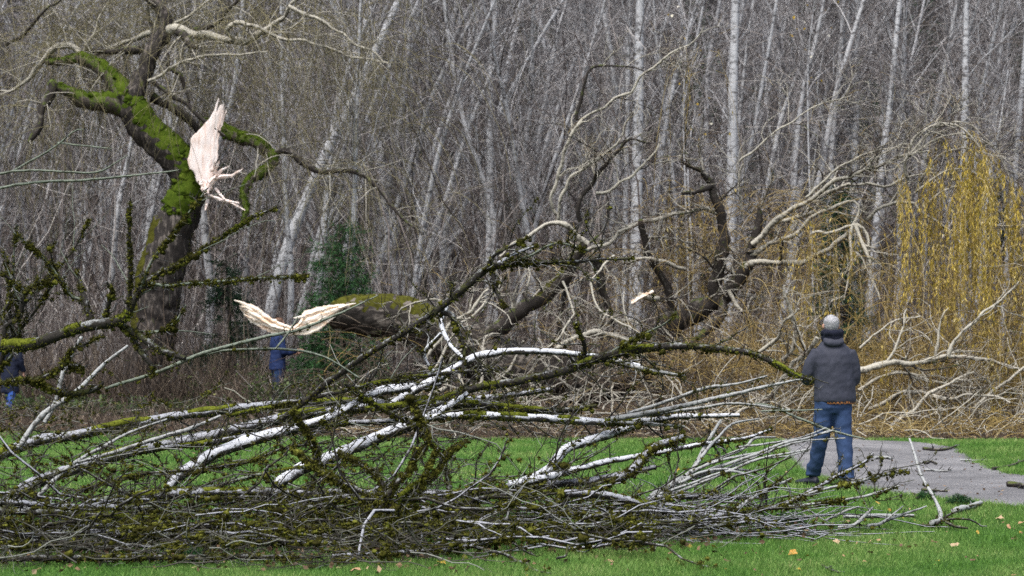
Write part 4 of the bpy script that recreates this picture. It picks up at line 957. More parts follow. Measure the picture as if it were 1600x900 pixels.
# ------------------------------------------------------------------ the heap of fallen branches
branch('long dark branch topped with green moss, uppermost of the heap at its thick end', 'grey', 18.8, 19.6,
       [(-60, 735, 13), (0, 712, 12), (60, 688, 12), (110, 682, 11), (170, 668, 11), (250, 655, 10), (330, 643, 10), (400, 634, 9), (530, 628, 8), (640, 628, 8), (760, 622, 7), (860, 608, 5)], moss=70, spurs=60, sleeve=6)
branch('thick smooth grey branch sweeping up from the low end of the heap', 'grey', 18.0, 19.0,
       [(10, 778, 14), (70, 748, 14), (130, 728, 14), (200, 708, 13), (260, 695, 13), (330, 680, 13), (400, 664, 12), (470, 648, 12), (540, 641, 11), (600, 632, 10), (680, 626, 8), (750, 630, 7), (840, 640, 6)], moss=50, spurs=50, sleeve=6)
branch('short thick branch crusted white with lichen, lying over the grey sweeping one', 'white', 17.7, 18.4,
       [(262, 762, 8), (276, 745, 13), (300, 728, 14), (330, 710, 14), (370, 695, 14), (410, 683, 13), (450, 671, 11), (520, 650, 9), (580, 618, 8), (640, 607, 8)], moss=34, spurs=30)
branch('arched white branch over the top of the heap, in front of the fallen log', 'white', 18.5, 19.0,
       [(600, 640, 8), (640, 616, 9), (690, 588, 10), (720, 570, 10), (750, 555, 9), (800, 548, 8), (860, 550, 7), (920, 556, 6), (1000, 572, 4)],
       kids=[(18.6, 18.9, [(730, 562, 5), (705, 538, 5), (690, 505, 5), (700, 480, 3)]), (18.7, 18.6, [(690, 590, 4), (670, 570, 4), (665, 548, 4), (690, 520, 3)]), ('white', 18.6, 18.8, [(570, 620, 7), (600, 609, 8), (640, 605, 8), (690, 600, 6)])], moss=22, spurs=26)
branch('stout white branch slanting down to a blunt end over the grass', 'white', 17.2, 18.2,
       [(430, 757, 11), (445, 748, 14), (470, 735, 15), (520, 714, 14), (560, 695, 13), (600, 678, 13), (645, 662, 12), (690, 640, 9), (730, 615, 6)], moss=34, spurs=20)
branch('grey branch with white bands running level beneath the arched one', 'white', 17.8, 18.6,
       [(640, 655, 8), (700, 650, 8), (760, 650, 9), (830, 652, 9), (900, 656, 9), (960, 660, 8), (1020, 657, 7), (1070, 650, 6), (1155, 649, 4)],
       kids=[('pale', 18.1, 18.4, [(970, 660, 4), (1020, 663, 4), (1070, 667, 3)])], moss=40, spurs=40, sleeve=6)
branch('second level branch, dark with moss along its top, above the white banded one', 'dark', 18.2, 18.8,
       [(560, 640, 6), (640, 634, 8), (700, 632, 9), (760, 634, 9), (820, 640, 8), (880, 642, 6), (930, 634, 4)], moss=70, spurs=40, sleeve=6)
branch('long low grey branch across the heap just above the grass gap', 'grey', 16.8, 17.6,
       [(165, 790, 10), (215, 778, 11), (270, 771, 11), (350, 769, 10), (430, 769, 10), (520, 771, 10), (620, 772, 9), (700, 770, 8), (770, 765, 8), (860, 757, 9), (930, 750, 9), (985, 738, 7), (1025, 730, 5)], moss=90, spurs=80, sleeve=6)
branch('thin straight grey pole lying level at the low end of the heap', 'grey', 16.0, 16.2, [(-40, 782, 7), (60, 789, 7), (140, 793, 7), (242, 793, 5)], moss=6, spurs=14)
branch('dark crooked branch along the bottom of the heap', 'dark', 15.7, 16.0,
       [(-30, 797, 7), (70, 801, 7), (150, 805, 7), (230, 812, 8), (300, 822, 8), (370, 820, 8), (450, 822, 8), (560, 828, 8), (640, 826, 7), (720, 817, 6), (800, 813, 4)], moss=80, spurs=90, sleeve=6)
branch('lowest mossy branch lying on the grass at the front of the heap', 'dark', 15.3, 15.6,
       [(-20, 868, 6), (60, 872, 6), (150, 866, 6), (215, 850, 6), (260, 838, 5), (330, 845, 6), (420, 862, 6), (520, 858, 5), (600, 870, 4)], moss=60, spurs=70)
branch('crooked dark stick lying frontmost on the grass before the heap', 'dark', 14.5, 14.7, [(-30, 886, 6), (60, 880, 7), (140, 884, 7), (230, 880, 6), (320, 886, 6), (420, 880, 5), (500, 886, 3)], moss=44, spurs=50)
branch('grey stick lying aslant at the front of the heap, moss on its ends', 'grey', 14.7, 15.3, [(520, 884, 5), (580, 872, 6), (650, 868, 6), (710, 856, 5), (760, 850, 4), (800, 842, 2)], moss=40, spurs=40)
branch('white curved branch rising from the heap above the grass, knee shaped', 'white', 17.5, 18.6,
       [(790, 762, 8), (830, 747, 10), (858, 732, 10), (872, 714, 11), (890, 698, 11), (920, 688, 10), (960, 676, 9), (1000, 664, 5)], moss=16, spurs=16)
branch('pale branch just under the knee shaped white one, dark moss on its lower side', 'white', 17.2, 18.0,
       [(795, 757, 9), (850, 746, 9), (890, 735, 8), (940, 723, 7), (985, 715, 6), (1040, 704, 5), (1100, 694, 5), (1165, 685, 4), (1205, 670, 2)], moss=24, spurs=24)
branch('short broken branch with dark moss and a raw torn tip', 'grey', 17.0, 17.6,
       [(965, 748, 8), (990, 735, 10), (1005, 716, 8), (1022, 700, 8), (1045, 689, 8), (1067, 682, 6)], moss=44, spurs=14, msize=0.03)
branch('mossy branch bowed along the ground at the thin end of the heap', 'grey', 16.2, 17.2,
       [(880, 772, 8), (930, 773, 9), (960, 776, 9), (1000, 786, 9), (1050, 797, 9), (1090, 805, 9), (1115, 808, 8), (1150, 801, 6), (1200, 793, 5), (1250, 775, 4), (1310, 742, 3.5), (1350, 722, 3), (1364, 708, 2)],
       kids=[('pale', 16.6, 17.0, [(1140, 803, 4), (1180, 775, 4), (1212, 757, 3.5), (1228, 752, 3), (1236, 746, 2)]), ('pale', 16.8, 17.0, [(1205, 792, 3.5), (1270, 788, 3), (1330, 780, 3), (1405, 760, 2)]), ('pale', 16.8, 17.2, [(1215, 792, 3.5), (1255, 774, 3), (1340, 752, 3), (1380, 742, 2.5), (1420, 735, 2)])], moss=64, spurs=60, msize=0.026, sleeve=5)
FANL = 'fan of slender pale shoots spreading from the heap towards the path'
branch(FANL, 'pale', 17.3, 18.0, [(1015, 778, 8), (1040, 762, 8), (1062, 750, 7), (1080, 737, 6), (1092, 715, 5), (1105, 690, 4.5), (1127, 656, 3)],
       kids=[(17.5, 18.2, [(1080, 738, 4), (1100, 708, 4), (1125, 680, 3), (1145, 662, 3), (1185, 654, 2)]), (17.5, 17.9, [(1080, 738, 4), (1130, 716, 4), (1165, 700, 3.5), (1180, 685, 3), (1212, 683, 2)]),
             (17.4, 17.6, [(1070, 748, 4), (1130, 728, 4), (1180, 710, 3.5), (1225, 692, 3), (1260, 685, 2.5), (1300, 672, 2)]), (17.2, 17.4, [(1055, 770, 4), (1120, 745, 3.5), (1190, 716, 3), (1265, 702, 2)]),
             (17.2, 17.4, [(1060, 755, 4), (1105, 736, 3), (1165, 735, 2.5), (1190, 743, 2), (1215, 758, 1.5)]), (17.1, 17.3, [(1030, 772, 3), (1090, 752, 3), (1140, 737, 3), (1178, 745, 2)]),
             (17.4, 17.7, [(1060, 752, 3), (1130, 734, 3), (1200, 706, 2.5), (1250, 690, 2), (1320, 684, 1.5)])], moss=8, spurs=60, spur_L=0.1, group=None)
branch('level grey branch low behind the fan of pale shoots', 'grey', 17.2, 17.6, [(1010, 780, 5), (1045, 776, 7), (1090, 775, 7), (1140, 777, 6), (1185, 777, 4)], moss=10, spurs=24)
branch('longest mossy branch tip, reaching level across to the man jacket', 'dark', 18.5, 17.4,
       [(660, 640, 6), (700, 622, 8), (740, 607, 9), (800, 598, 9), (850, 587, 9), (900, 574, 9), (950, 556, 10), (1000, 546, 9), (1060, 540, 8), (1120, 545, 7), (1170, 552, 6), (1210, 568, 6), (1240, 585, 5), (1270, 595, 3)],
       kids=[(18.2, 17.8, [(905, 572, 5), (915, 545, 5), (905, 520, 4), (900, 505, 3)]), ('green', 18.0, 17.5, [(950, 555, 4), (1000, 525, 3), (1040, 505, 2), (1055, 492, 1.5)]), ('pale', 18.2, 18.0, [(952, 562, 5), (985, 572, 5), (1030, 580, 4.5), (1070, 586, 3)])], moss=110, spurs=60, msize=0.026, sleeve=5)
branch('dark mossy branch slanting up steeply across the fallen log to a level tip', 'dark', 17.5, 16.8,
       [(440, 655, 6), (500, 606, 7), (560, 563, 7), (620, 526, 7), (680, 488, 8), (730, 446, 8), (762, 420, 8), (800, 414, 6), (850, 410, 5), (910, 408, 4), (990, 403, 2)],
       kids=[(17.2, 17.0, [(690, 490, 6), (705, 492, 7), (712, 510, 7), (725, 545, 4), (722, 590, 3)]), (17.0, 16.9, [(765, 420, 6), (770, 400, 5), (800, 385, 3), (830, 370, 2)]), (17.0, 16.9, [(770, 425, 6), (775, 450, 4), (790, 480, 3)]),
             ('grey', 17.2, 17.6, [(760, 424, 5), (790, 405, 5), (815, 390, 4), (838, 382, 3)]), ('green', 17.0, 16.8, [(790, 414, 3), (830, 400, 3), (870, 380, 2.5), (920, 392, 2)])], moss=80, spurs=60, msize=0.026)
branch('mossy bough reaching in from the edge with green tips pointing at the broken willow', 'dark', 15.4, 15.0,
       [(-60, 548, 13), (0, 543, 13), (50, 537, 13), (90, 523, 12), (130, 512, 12), (170, 505, 12), (195, 498, 10), (205, 480, 9), (215, 460, 7), (240, 432, 6), (280, 412, 5), (330, 380, 3.5), (400, 338, 2.5), (440, 322, 1.5)],
       kids=[('green', 15.1, 14.9, [(235, 442, 4), (260, 446, 3.5), (300, 442, 3), (400, 435, 2.5), (486, 430, 1.5)]), (15.2, 15.1, [(203, 490, 5), (204, 430, 5), (203, 380, 4), (203, 340, 3), (205, 310, 1.5)]),
             (15.3, 15.1, [(190, 508, 8), (225, 530, 8), (250, 548, 8), (288, 560, 6)]), (15.3, 15.2, [(205, 520, 6), (220, 550, 6), (240, 575, 5), (236, 585, 3)]), (15.3, 15.4, [(142, 508, 7), (135, 478, 7), (126, 448, 5), (120, 425, 3)]),
             ('green', 15.4, 15.2, [(132, 470, 5), (110, 462, 3.5), (75, 410, 2.5), (20, 362, 1.5)]), ('green', 15.0, 14.8, [(222, 448, 4), (240, 405, 3), (270, 365, 2.5), (300, 325, 2), (322, 298, 1.2)]),
             (15.4, 15.2, [(165, 505, 6), (168, 480, 5), (175, 455, 4), (165, 440, 2)]), (15.4, 15.3, [(8, 540, 7), (8, 510, 6), (28, 498, 6), (36, 465, 6), (45, 452, 5), (62, 443, 4), (88, 442, 1.5)]),
             (15.4, 15.6, [(8, 510, 6), (2, 490, 5), (14, 470, 4), (12, 430, 3), (5, 390, 2)]), (15.4, 15.3, [(38, 455, 5), (20, 440, 4), (0, 425, 3)]), ('green', 15.0, 14.9, [(230, 520, 3), (255, 515, 3), (275, 500, 2.5), (290, 478, 1.5)])],
       moss=230, sleeve=7, spurs=150, spur_L=0.14, shoots=14, shoot_L=0.5, group='mossy boughs overhanging the heap', name='overhanging_bough', cat='bough', msize=0.022, up=0.4)
branch('thin mossy bough crossing in front of the walking person coat', 'dark', 15.0, 14.8,
       [(-30, 602, 5), (15, 597, 5), (55, 594, 5.5), (85, 582, 5), (100, 565, 5), (110, 548, 4), (128, 540, 3.5), (160, 524, 2)],
       kids=[(15.0, 15.0, [(56, 596, 5), (75, 606, 5), (95, 615, 6), (120, 616, 7), (150, 608, 6), (162, 596, 3)]), (15.0, 14.9, [(98, 570, 5), (115, 572, 6), (128, 578, 5)])], moss=80, spurs=40, spur_L=0.12, group='mossy boughs overhanging the heap', name='overhanging_bough', cat='bough')
branch('long bare green shoot crossing below the cream splintered wood', 'green', 15.8, 16.2,
       [(165, 608, 3.5), (250, 580, 4), (290, 563, 4.5), (340, 545, 4.5), (400, 528, 4), (470, 514, 3.4), (540, 485, 2.4), (590, 462, 1.2)],
       kids=[(16.0, 16.2, [(300, 560, 3), (350, 548, 3), (405, 544, 3), (455, 547, 3), (510, 560, 2.5), (560, 590, 2)]), (16.0, 16.1, [(430, 545, 2), (450, 520, 2), (465, 495, 1.5)])], moss=6, spurs=30, spur_L=0.1, group='mossy boughs overhanging the heap', name='overhanging_bough', cat='bough')
branch('slender green shoots reaching in from the edge, high before the broken willow', 'green', 14.5, 14.5, [(-40, 302, 3.5), (0, 294, 3.2), (60, 285, 3), (120, 281, 3), (185, 277, 2.5), (240, 271, 2), (282, 265, 1.2)],
       kids=[(14.5, 14.4, [(-40, 282, 3), (0, 272, 3), (45, 267, 2.6), (100, 267, 2.4), (150, 269, 2.2), (178, 256, 1.6), (200, 243, 1)]), (14.5, 14.4, [(20, 268, 2.4), (60, 246, 2.2), (90, 226, 2), (115, 205, 1.6), (130, 202, 1)]), (14.5, 14.4, [(90, 222, 2), (140, 228, 1.8), (175, 232, 1.2)])],
       moss=0, spurs=20, spur_L=0.08, group='mossy boughs overhanging the heap', name='overhanging_bough', cat='bough')
branch('bush of upright spurred twigs at the edge above the mossy bough', 'dark', 15.8, 15.6, [(-40, 660, 6), (-10, 620, 6), (0, 570, 6), (20, 520, 5), (15, 480, 4), (30, 440, 3)],
       kids=[('green', 15.7, 15.4, [(0, 580, 3), (30, 530, 3), (20, 420, 2), (25, 350, 1.5)]), (15.7, 15.4, [(10, 540, 3), (60, 480, 3), (85, 430, 2), (75, 380, 1.5)]), (15.7, 15.4, [(20, 500, 3), (70, 440, 2.5), (110, 400, 2), (140, 345, 1.2)])], moss=50, spurs=90, spur_L=0.2, shoots=12, group='mossy boughs overhanging the heap', name='overhanging_bough', cat='bough')
branch('mossy upright branch standing in the middle front of the heap', 'dark', 15.4, 15.9,
       [(578, 897, 8), (590, 872, 10), (602, 838, 10), (616, 808, 9), (622, 785, 8), (640, 765, 7), (680, 740, 5), (705, 705, 4), (730, 690, 3)],
       kids=[(15.5, 15.8, [(612, 810, 7), (605, 775, 7), (590, 745, 6), (560, 722, 5), (530, 705, 4)]), (15.6, 15.4, [(612, 815, 6), (632, 850, 7), (650, 880, 6)]), (15.6, 16.0, [(600, 790, 5), (560, 765, 6), (515, 745, 5), (478, 718, 5), (455, 700, 4)]),
             (15.5, 15.6, [(590, 800, 6), (615, 760, 6), (640, 735, 5), (650, 700, 3)]), ('pale', 15.6, 15.8, [(620, 800, 4), (650, 775, 3.5), (665, 740, 3), (678, 712, 2.5), (685, 700, 1.5)])], moss=260, sleeve=5, spurs=90, spur_L=0.15, msize=0.028)
branch('moss hung twig dangling between the two white branches of the heap', 'dark', 16.6, 16.9, [(455, 640, 4), (470, 660, 5), (490, 690, 6), (500, 730, 6), (540, 760, 6), (580, 785, 5)],
       kids=[(16.7, 16.6, [(640, 620, 5), (655, 650, 6), (668, 690, 5), (650, 715, 3)])], moss=120, spurs=40, msize=0.028)
branch('long pale pole leaning up out of the heap beside the mossy bough', 'pale', 17.0, 17.6, [(30, 700, 6), (62, 652, 6), (118, 612, 5), (160, 572, 4), (200, 540, 3)], moss=6, spurs=20)
branch('shorter pale pole leaning behind the mossy bough', 'pale', 17.4, 17.6, [(70, 660, 5), (86, 628, 5), (98, 580, 5), (115, 545, 4), (127, 526, 4)], moss=0, spurs=8)
branch('thin pale shoot slanting up over the grey sweeping branch', 'pale', 17.0, 17.8, [(45, 785, 5), (75, 760, 5), (117, 722, 4.5), (155, 700, 4), (205, 676, 3), (260, 655, 2)],
       kids=[(17.3, 17.8, [(120, 722, 3.5), (170, 708, 4), (230, 690, 5), (290, 672, 5), (345, 650, 3)])], moss=8, spurs=30)
branch('pale branches fanning level past the torn tip to the man elbow', 'pale', 18.2, 18.0, [(955, 655, 6), (1010, 646, 6), (1060, 636, 5.5), (1120, 622, 5), (1180, 608, 4), (1225, 598, 3), (1268, 590, 2)],
       kids=[(18.4, 18.2, [(980, 648, 4), (1050, 625, 4), (1110, 605, 4), (1150, 600, 3), (1200, 588, 2)]), (18.3, 18.2, [(1000, 650, 4), (1080, 640, 4), (1150, 630, 3), (1240, 640, 2)]), ('green', 18.3, 18.0, [(1180, 630, 2.5), (1210, 635, 3), (1245, 652, 3), (1292, 672, 3), (1320, 680, 2.5), (1352, 687, 1.5)]), ('green', 18.0, 17.8, [(1190, 641, 2), (1240, 641, 2), (1284, 640, 1.5)])], moss=16, spurs=60, spur_L=0.1, group=None)
branch('thin pale shoots slanting before the man jeans', 'pale', 17.4, 17.8, [(1110, 725, 3), (1160, 712, 3), (1200, 705, 3), (1245, 690, 2.6), (1296, 672, 2)],
       kids=[(17.5, 17.8, [(1150, 700, 2.5), (1210, 692, 2.5), (1255, 682, 2), (1290, 668, 1.5)]), (17.4, 17.6, [(1190, 716, 2.5), (1230, 712, 2), (1262, 704, 1.4)])], moss=0, spurs=30, spur_L=0.08, group=None)
branch('white bare branch curving up from the lawn before the path', 'pale', 17.2, 18.4, [(1456, 832, 6), (1466, 818, 5.5), (1470, 806, 5), (1465, 790, 4), (1454, 768, 3.8), (1440, 742, 3.4), (1430, 712, 3), (1422, 684, 2.6)],
       kids=[('dark', 17.2, 17.3, [(1440, 836, 3), (1462, 820, 3.5), (1480, 806, 3), (1500, 796, 1.5)]), ('dark', 17.2, 17.0, [(1470, 810, 3), (1490, 822, 3.5), (1512, 829, 2)]), ('dark', 17.2, 17.2, [(1472, 812, 3), (1505, 810, 2.5), (1525, 816, 2), (1542, 830, 1.2)])], moss=6, spurs=14, spur_L=0.09, group=None, cat='branch')
branch('small forked twig lying on the lawn beside the white bare branch', 'pale', 17.0, 17.5, [(1356, 830, 4), (1382, 815, 3.6), (1410, 804, 3), (1448, 792, 1.5)], kids=[(17.1, 17.3, [(1380, 816, 2.5), (1398, 802, 2), (1412, 790, 1.2)])], spurs=14, spur_L=0.08, group=None, cat='branch')
branch('thin white stick lying flat on the grass at the thin end of the heap', 'pale', 17.6, 17.7, [(1318, 808, 4), (1350, 807, 5), (1390, 808, 5), (1428, 807, 3)], spurs=6, spur_L=0.08, group=None, cat='branch')
branch('pair of leaning stubs of pale wood at the end of the heap beside dark sprigs', 'pale', 16.9, 17.0, [(1310, 838, 3), (1335, 822, 4), (1352, 806, 4), (1364, 792, 2)], kids=[(17.0, 17.0, [(1290, 815, 3), (1320, 800, 3), (1342, 792, 2)])], spurs=16, group=None, cat='branch')
branch('thin wiry twig fallen alone on the near lawn', 'dark', 14.6, 14.8, [(870, 872, 3), (884, 868, 2.5), (886, 855, 2.5), (895, 850, 2)], kids=[(14.6, 14.7, [(800, 848, 2.5), (822, 862, 2), (840, 870, 1.5)])], spurs=12, spur_L=0.07, group=None, cat='branch')

def ground_stick(pxs, r, mat, label, group=None):
    p = np.array([ground(x, y) for x, y in pxs]); p[:, 2] = 0.012 + r * 0.8
    P = wiggle(spline(p, 14), 0.01); P[:, 2] = np.maximum(P[:, 2], 0.010 + r * 0.7)
    root = empty('stick', P[0], label, 'stick', group)
    b_ = MB(); b_.tubes(P, np.linspace(r, r * 0.6, 14), 7, 0.1); b_.build('stem', M[mat], root)
    Q, QR = spawn(P, np.full(14, r), 6, 0.12, 4, (30, 70), 0.05, 0.2, rmin=0.002); Q[..., 2] = np.maximum(Q[..., 2], 0.014)
    t_ = MB(); t_.tubes(Q, QR, 4); t_.build('twig_sprays', M['dark'], root)
ground_stick([(1443, 704), (1468, 706), (1495, 701)], 0.022, 'willow_dark', 'dark stick lying on the path near its far corner')
ground_stick([(1447, 727), (1455, 724), (1464, 728)], 0.016, 'willow_dark', 'short stubby dark wood piece on the path')
ground_stick([(1446, 737), (1468, 739), (1488, 739)], 0.014, 'pale', 'pale short stick on the path below the stubby dark piece')
ground_stick([(1441, 769), (1462, 771), (1480, 772)], 0.014, 'willow_dark', 'dark thin stick near the path front edge beside the white bare branch')
ground_stick([(1425, 774), (1433, 776), (1440, 773)], 0.013, 'willow_dark', 'tiny bent twig at the path front edge')
ground_stick([(1574, 762), (1590, 763), (1604, 766)], 0.03, 'willow_dark', 'dark lump of broken wood on the path, cut by the photo edge')
ground_stick([(1365, 719), (1382, 718), (1394, 720)], 0.02, 'pale', 'pale stick on the path close behind the man legs')
ground_stick([(1492, 806), (1512, 800), (1534, 792)], 0.03, 'pale', 'split pale wood piece on the grass edge by the path')
ground_stick([(1552, 736), (1580, 730), (1600, 722)], 0.018, 'willow_dark', 'dark twig on the grass verge beyond the path')
ground_stick([(1500, 722), (1520, 723), (1542, 722)], 0.012, 'pale', 'pale thin stick on the path before the grass verge')
ground_stick([(1285, 862 + 25), (1300, 895), (1310, 899)], 0.008, 'dark', 'short dark twig on the near lawn in front')

for k, a in enumerate([(('slim dark branch crossing low over the grass gap in the heap', 'dark'), 17.0, 17.6, [(120, 770, 4), (200, 745, 4), (290, 735, 4), (380, 722, 3.5), (450, 700, 3), (520, 690, 2)]),
    (('green grey shoot lying across both white branches', 'green'), 16.8, 17.4, [(130, 785, 5), (230, 768, 5), (330, 760, 4.5), (400, 742, 4), (470, 732, 4), (540, 728, 2.5)]),
    (('thin dark bough sloping down from the arched white branch', 'dark'), 17.4, 17.8, [(540, 600, 4), (600, 640, 5), (650, 668, 5), (690, 715, 4), (700, 760, 3)]),
    (('slim grey branch behind the stout white branch, nearly level', 'grey'), 18.0, 18.8, [(250, 700, 5), (340, 690, 6), (450, 672, 6), (560, 660, 6), (660, 655, 5), (740, 645, 3)]),
    (('crooked mossy stick lying on the long low grey branch', 'dark'), 16.4, 16.8, [(320, 800, 5), (390, 790, 6), (470, 795, 6), (540, 782, 6), (600, 790, 5), (680, 778, 4), (750, 785, 3)]),
    (('pale crooked branch sunk in the brushwood below the short torn branch', 'grey'), 16.2, 16.8, [(900, 830, 6), (960, 812, 7), (985, 800, 6), (1010, 793, 4), (1000, 812, 3)]),
    (('grey branch half sunk in moss near the heap bottom', 'grey'), 15.9, 16.2, [(60, 838, 7), (150, 832, 8), (250, 838, 8), (340, 830, 8), (420, 838, 7), (500, 842, 5)]),
    (('dark twiggy branch rising over the grass gap toward the knee shaped one', 'dark'), 16.6, 17.0, [(640, 815, 5), (700, 790, 6), (760, 778, 6), (830, 772, 5), (900, 764, 4), (965, 745, 3)]),
    (('lowest grey branch showing beneath the fan of pale shoots', 'grey'), 16.0, 16.4, [(780, 840, 5), (860, 830, 6), (950, 822, 7), (1030, 818, 6), (1110, 822, 4), (1170, 815, 3)]),
    (('thin dark bough arching above the second level mossy branch', 'dark'), 18.0, 18.4, [(360, 650, 4), (440, 632, 4), (520, 615, 5), (600, 596, 4), (680, 585, 4), (760, 578, 3)])]):
    (lab, mt), y0, y1, pts = a
    branch(lab, mt, y0, y1, pts, moss=34, sleeve=3, spurs=46, shoots=5, shoot_L=0.4)

rng = np.random.default_rng(107)
# small sticks and moss of the heap nobody could count
mb = MB()
def sticks(n, px0, px1, Y0, Y1, ztop, L0, L1, r0, r1, tilt=0.18):
    Y = rng.uniform(Y0, Y1, n); px = rng.uniform(px0, px1, n); x = (px - 800) / F * Y
    K = 7; th = rng.normal(0, 0.55, n) + np.where(rng.random(n) < 0.5, 0, math.pi)
    d = np.c_[np.cos(th), np.sin(th) * 0.7, rng.normal(0, tilt, n)]; d = nrm(d); L = (rng.uniform(L0, L1, n) / (K - 1))[:, None]
    zt = np.array([ztop(p) for p in px])
    Q = np.empty((n, K, 3)); Q[:, 0] = np.c_[x, Y, 0.04 + rng.uniform(0.01, 1, n) ** 1.3 * zt]
    for k in range(1, K):
        Q[:, k] = Q[:, k - 1] + d * L; d = nrm(d + 0.24 * rng.normal(size=(n, 3)))
        Q[:, k, 2] = np.maximum(Q[:, k, 2], 0.02)
    R = rng.uniform(r0, r1, n)[:, None] * np.linspace(1, 0.5, K)[None]
    return Q, R
zt = lambda p: float(np.interp(p, [-100, 200, 700, 900, 1150, 1300], [0.30, 0.28, 0.30, 0.24, 0.14, 0.05]))
Q, R = sticks(190, -120, 740, 14.3, 15.5, lambda p: 0.16, 0.25, 0.8, 0.002, 0.006, 0.25); mb.tubes(Q, R, 4, 0.1)
X, XR = spawn(Q, R, 700, 0.2, 4, (30, 80), 0.1, 0.25, 0, (0.1, 1), 0.7, 0.004, 0.0018, 0.6); X[..., 2] = np.maximum(X[..., 2], 0.008); mb.tubes(X, XR, 3)
Q, R = sticks(270, -120, 1180, 15.5, 17.6, zt, 0.25, 0.9, 0.002, 0.006, 0.45); mb.tubes(Q, R, 4, 0.1)
X, XR = spawn(Q, R, 1100, 0.22, 4, (30, 80), 0.1, 0.25, 0, (0.1, 1), 0.7, 0.004, 0.0018, 0.6); X[..., 2] = np.maximum(X[..., 2], 0.008); mb.tubes(X, XR, 3)
Q2, R2 = sticks(170, -120, 1050, 15.0, 17.4, zt, 0.5, 1.6, 0.007, 0.015, 0.10); mb.tubes(Q2[:60], R2[:60], 6, 0.1, m=2); mb.tubes(Q2[60:], R2[60:], 6, 0.12, m=3)
Q3, R3 = sticks(170, 880, 1250, 16.2, 17.6, lambda p: float(np.interp(p, [880, 1100, 1330], [0.2, 0.2, 0.06])), 0.4, 1.3, 0.003, 0.007, 0.12); mb.tubes(Q3, R3, 5, 0.08, m=2)
Q4, R4 = sticks(270, -100, 760, 16.6, 19.4, lambda p: 0.95, 0.3, 1.1, 0.0025, 0.007, 0.3); mb.tubes(Q4, R4, 5, 0.12)
X, XR = spawn(Q4, R4, 1000, 0.16, 5, (35, 85), 0.05, 0.28, 0, (0.1, 1), 0.6, 0.004, 0.002, 0.6); X[..., 2] = np.maximum(X[..., 2], 0.02); mb.tubes(X, XR, 4)
for q_, r_ in zip(Q4[:190], R4[:190]): moss_on(mb, q_, r_, 2, 0.02, m=1)
nm = 170; pxm = rng.uniform(-120, 1020, nm); pm = np.array([[(a_ - 800) / F * y_, y_, z_] for a_, y_, z_ in zip(pxm, np.where(pxm < 720, rng.uniform(14.4, 17.2, nm), rng.uniform(15.4, 17.2, nm)), rng.uniform(0.03, 0.26, nm))])
hh = np.repeat(np.arange(nm), 16); cm = pm[hh] + rng.normal(size=(len(hh), 3)) * np.array([0.06, 0.04, 0.014]); sm_ = 0.011 * rng.lognormal(0, 0.4, len(hh)); mb.blobs(cm, sm_, 1, 0.7)
h2 = np.repeat(np.arange(len(hh)), 10); d = runit(len(h2)); mb.blades(cm[h2] + d * (sm_[h2] * 0.8)[:, None], d, rng.uniform(0.01, 0.03, len(h2)), rng.uniform(0.004, 0.008, len(h2)), 1)
n = 4600; i = rng.integers(0, len(Q2), n); k = rng.integers(0, 7, n); c = Q2[i, k] + rng.normal(size=(n, 3)) * np.array([0.06, 0.04, 0.016]); c[:, 2] = np.maximum(c[:, 2], 0.01)
s = 0.014 * rng.lognormal(0, 0.5, n); mb.blobs(c, s * 0.6, 1, 0.8)
h = np.repeat(np.arange(n), 12); d = runit(len(h)); mb.blades(c[h] + d * (s[h] * 0.5)[:, None], d, rng.uniform(0.01, 0.025, len(h)) + 0.3 * s[h], rng.uniform(0.004, 0.009, len(h)), 1)
tag(mb.build('brushwood', [M['heap'], M['moss'], M['grey'], M['dark']]), kind='stuff')

# ------------------------------------------------------------------ conifer sprigs and leaves on the ground
def sprig(px, py, w_px, label):
    c = ground(px, py); W = w_px * c[1] / F
    root = empty('conifer_sprig', c, label, 'sprig', 'green conifer sprigs torn down onto the lawn')
    K = 8; n = 7; a = rng.normal(0, 0.5, n) + (0 if rng.random() < 0.5 else math.pi)
    d = nrm(np.c_[np.cos(a), np.sin(a), np.full(n, 0.35)]); Q = np.empty((n, K, 3)); Q[:, 0] = c - np.array([W * 0.4 * np.cos(a[0]), 0, -0.02])
    for k in range(1, K):
        Q[:, k] = Q[:, k - 1] + d * W / K; d = nrm(d - np.array([0, 0, 0.10]) + 0.1 * rng.normal(size=(n, 3))); Q[:, k, 2] = np.maximum(Q[:, k, 2], 0.02)
    sb = MB(); sb.tubes(Q, np.repeat(np.linspace(0.005, 0.002, K)[None], n, 0), 4); sb.build('stem', M['willow_dark'], root)
    T, TR = spawn(Q, np.full((n, K), 0.004), 60, W * 0.3, 5, (30, 60), 0.05, 0.1); T[..., 2] = np.maximum(T[..., 2], 0.015)
    nb = MB(); nb.tubes(T, TR, 3); i = rng.integers(0, 60, 2600); k = rng.integers(0, 5, 2600)
    nb.blades(T[i, k], nrm(nrm(T[i, 4] - T[i, 0]) * 0.6 + runit(2600)), rng.uniform(0.02, 0.045, 2600), rng.uniform(0.003, 0.006, 2600))
    nb.build('foliage', M['fir_bright'], root)
SL = 'dark green feathery conifer sprig lying on the lawn along the heap'
for a in [(1242, 824, 60), (1055, 772, 60), (290, 880, 50), (1440, 782, 30), (1085, 752, 46), (1490, 790, 46)]:
    sprig(*a, SL if a[0] < 1300 else 'dark green conifer sprig lying on open grass beyond the heap')

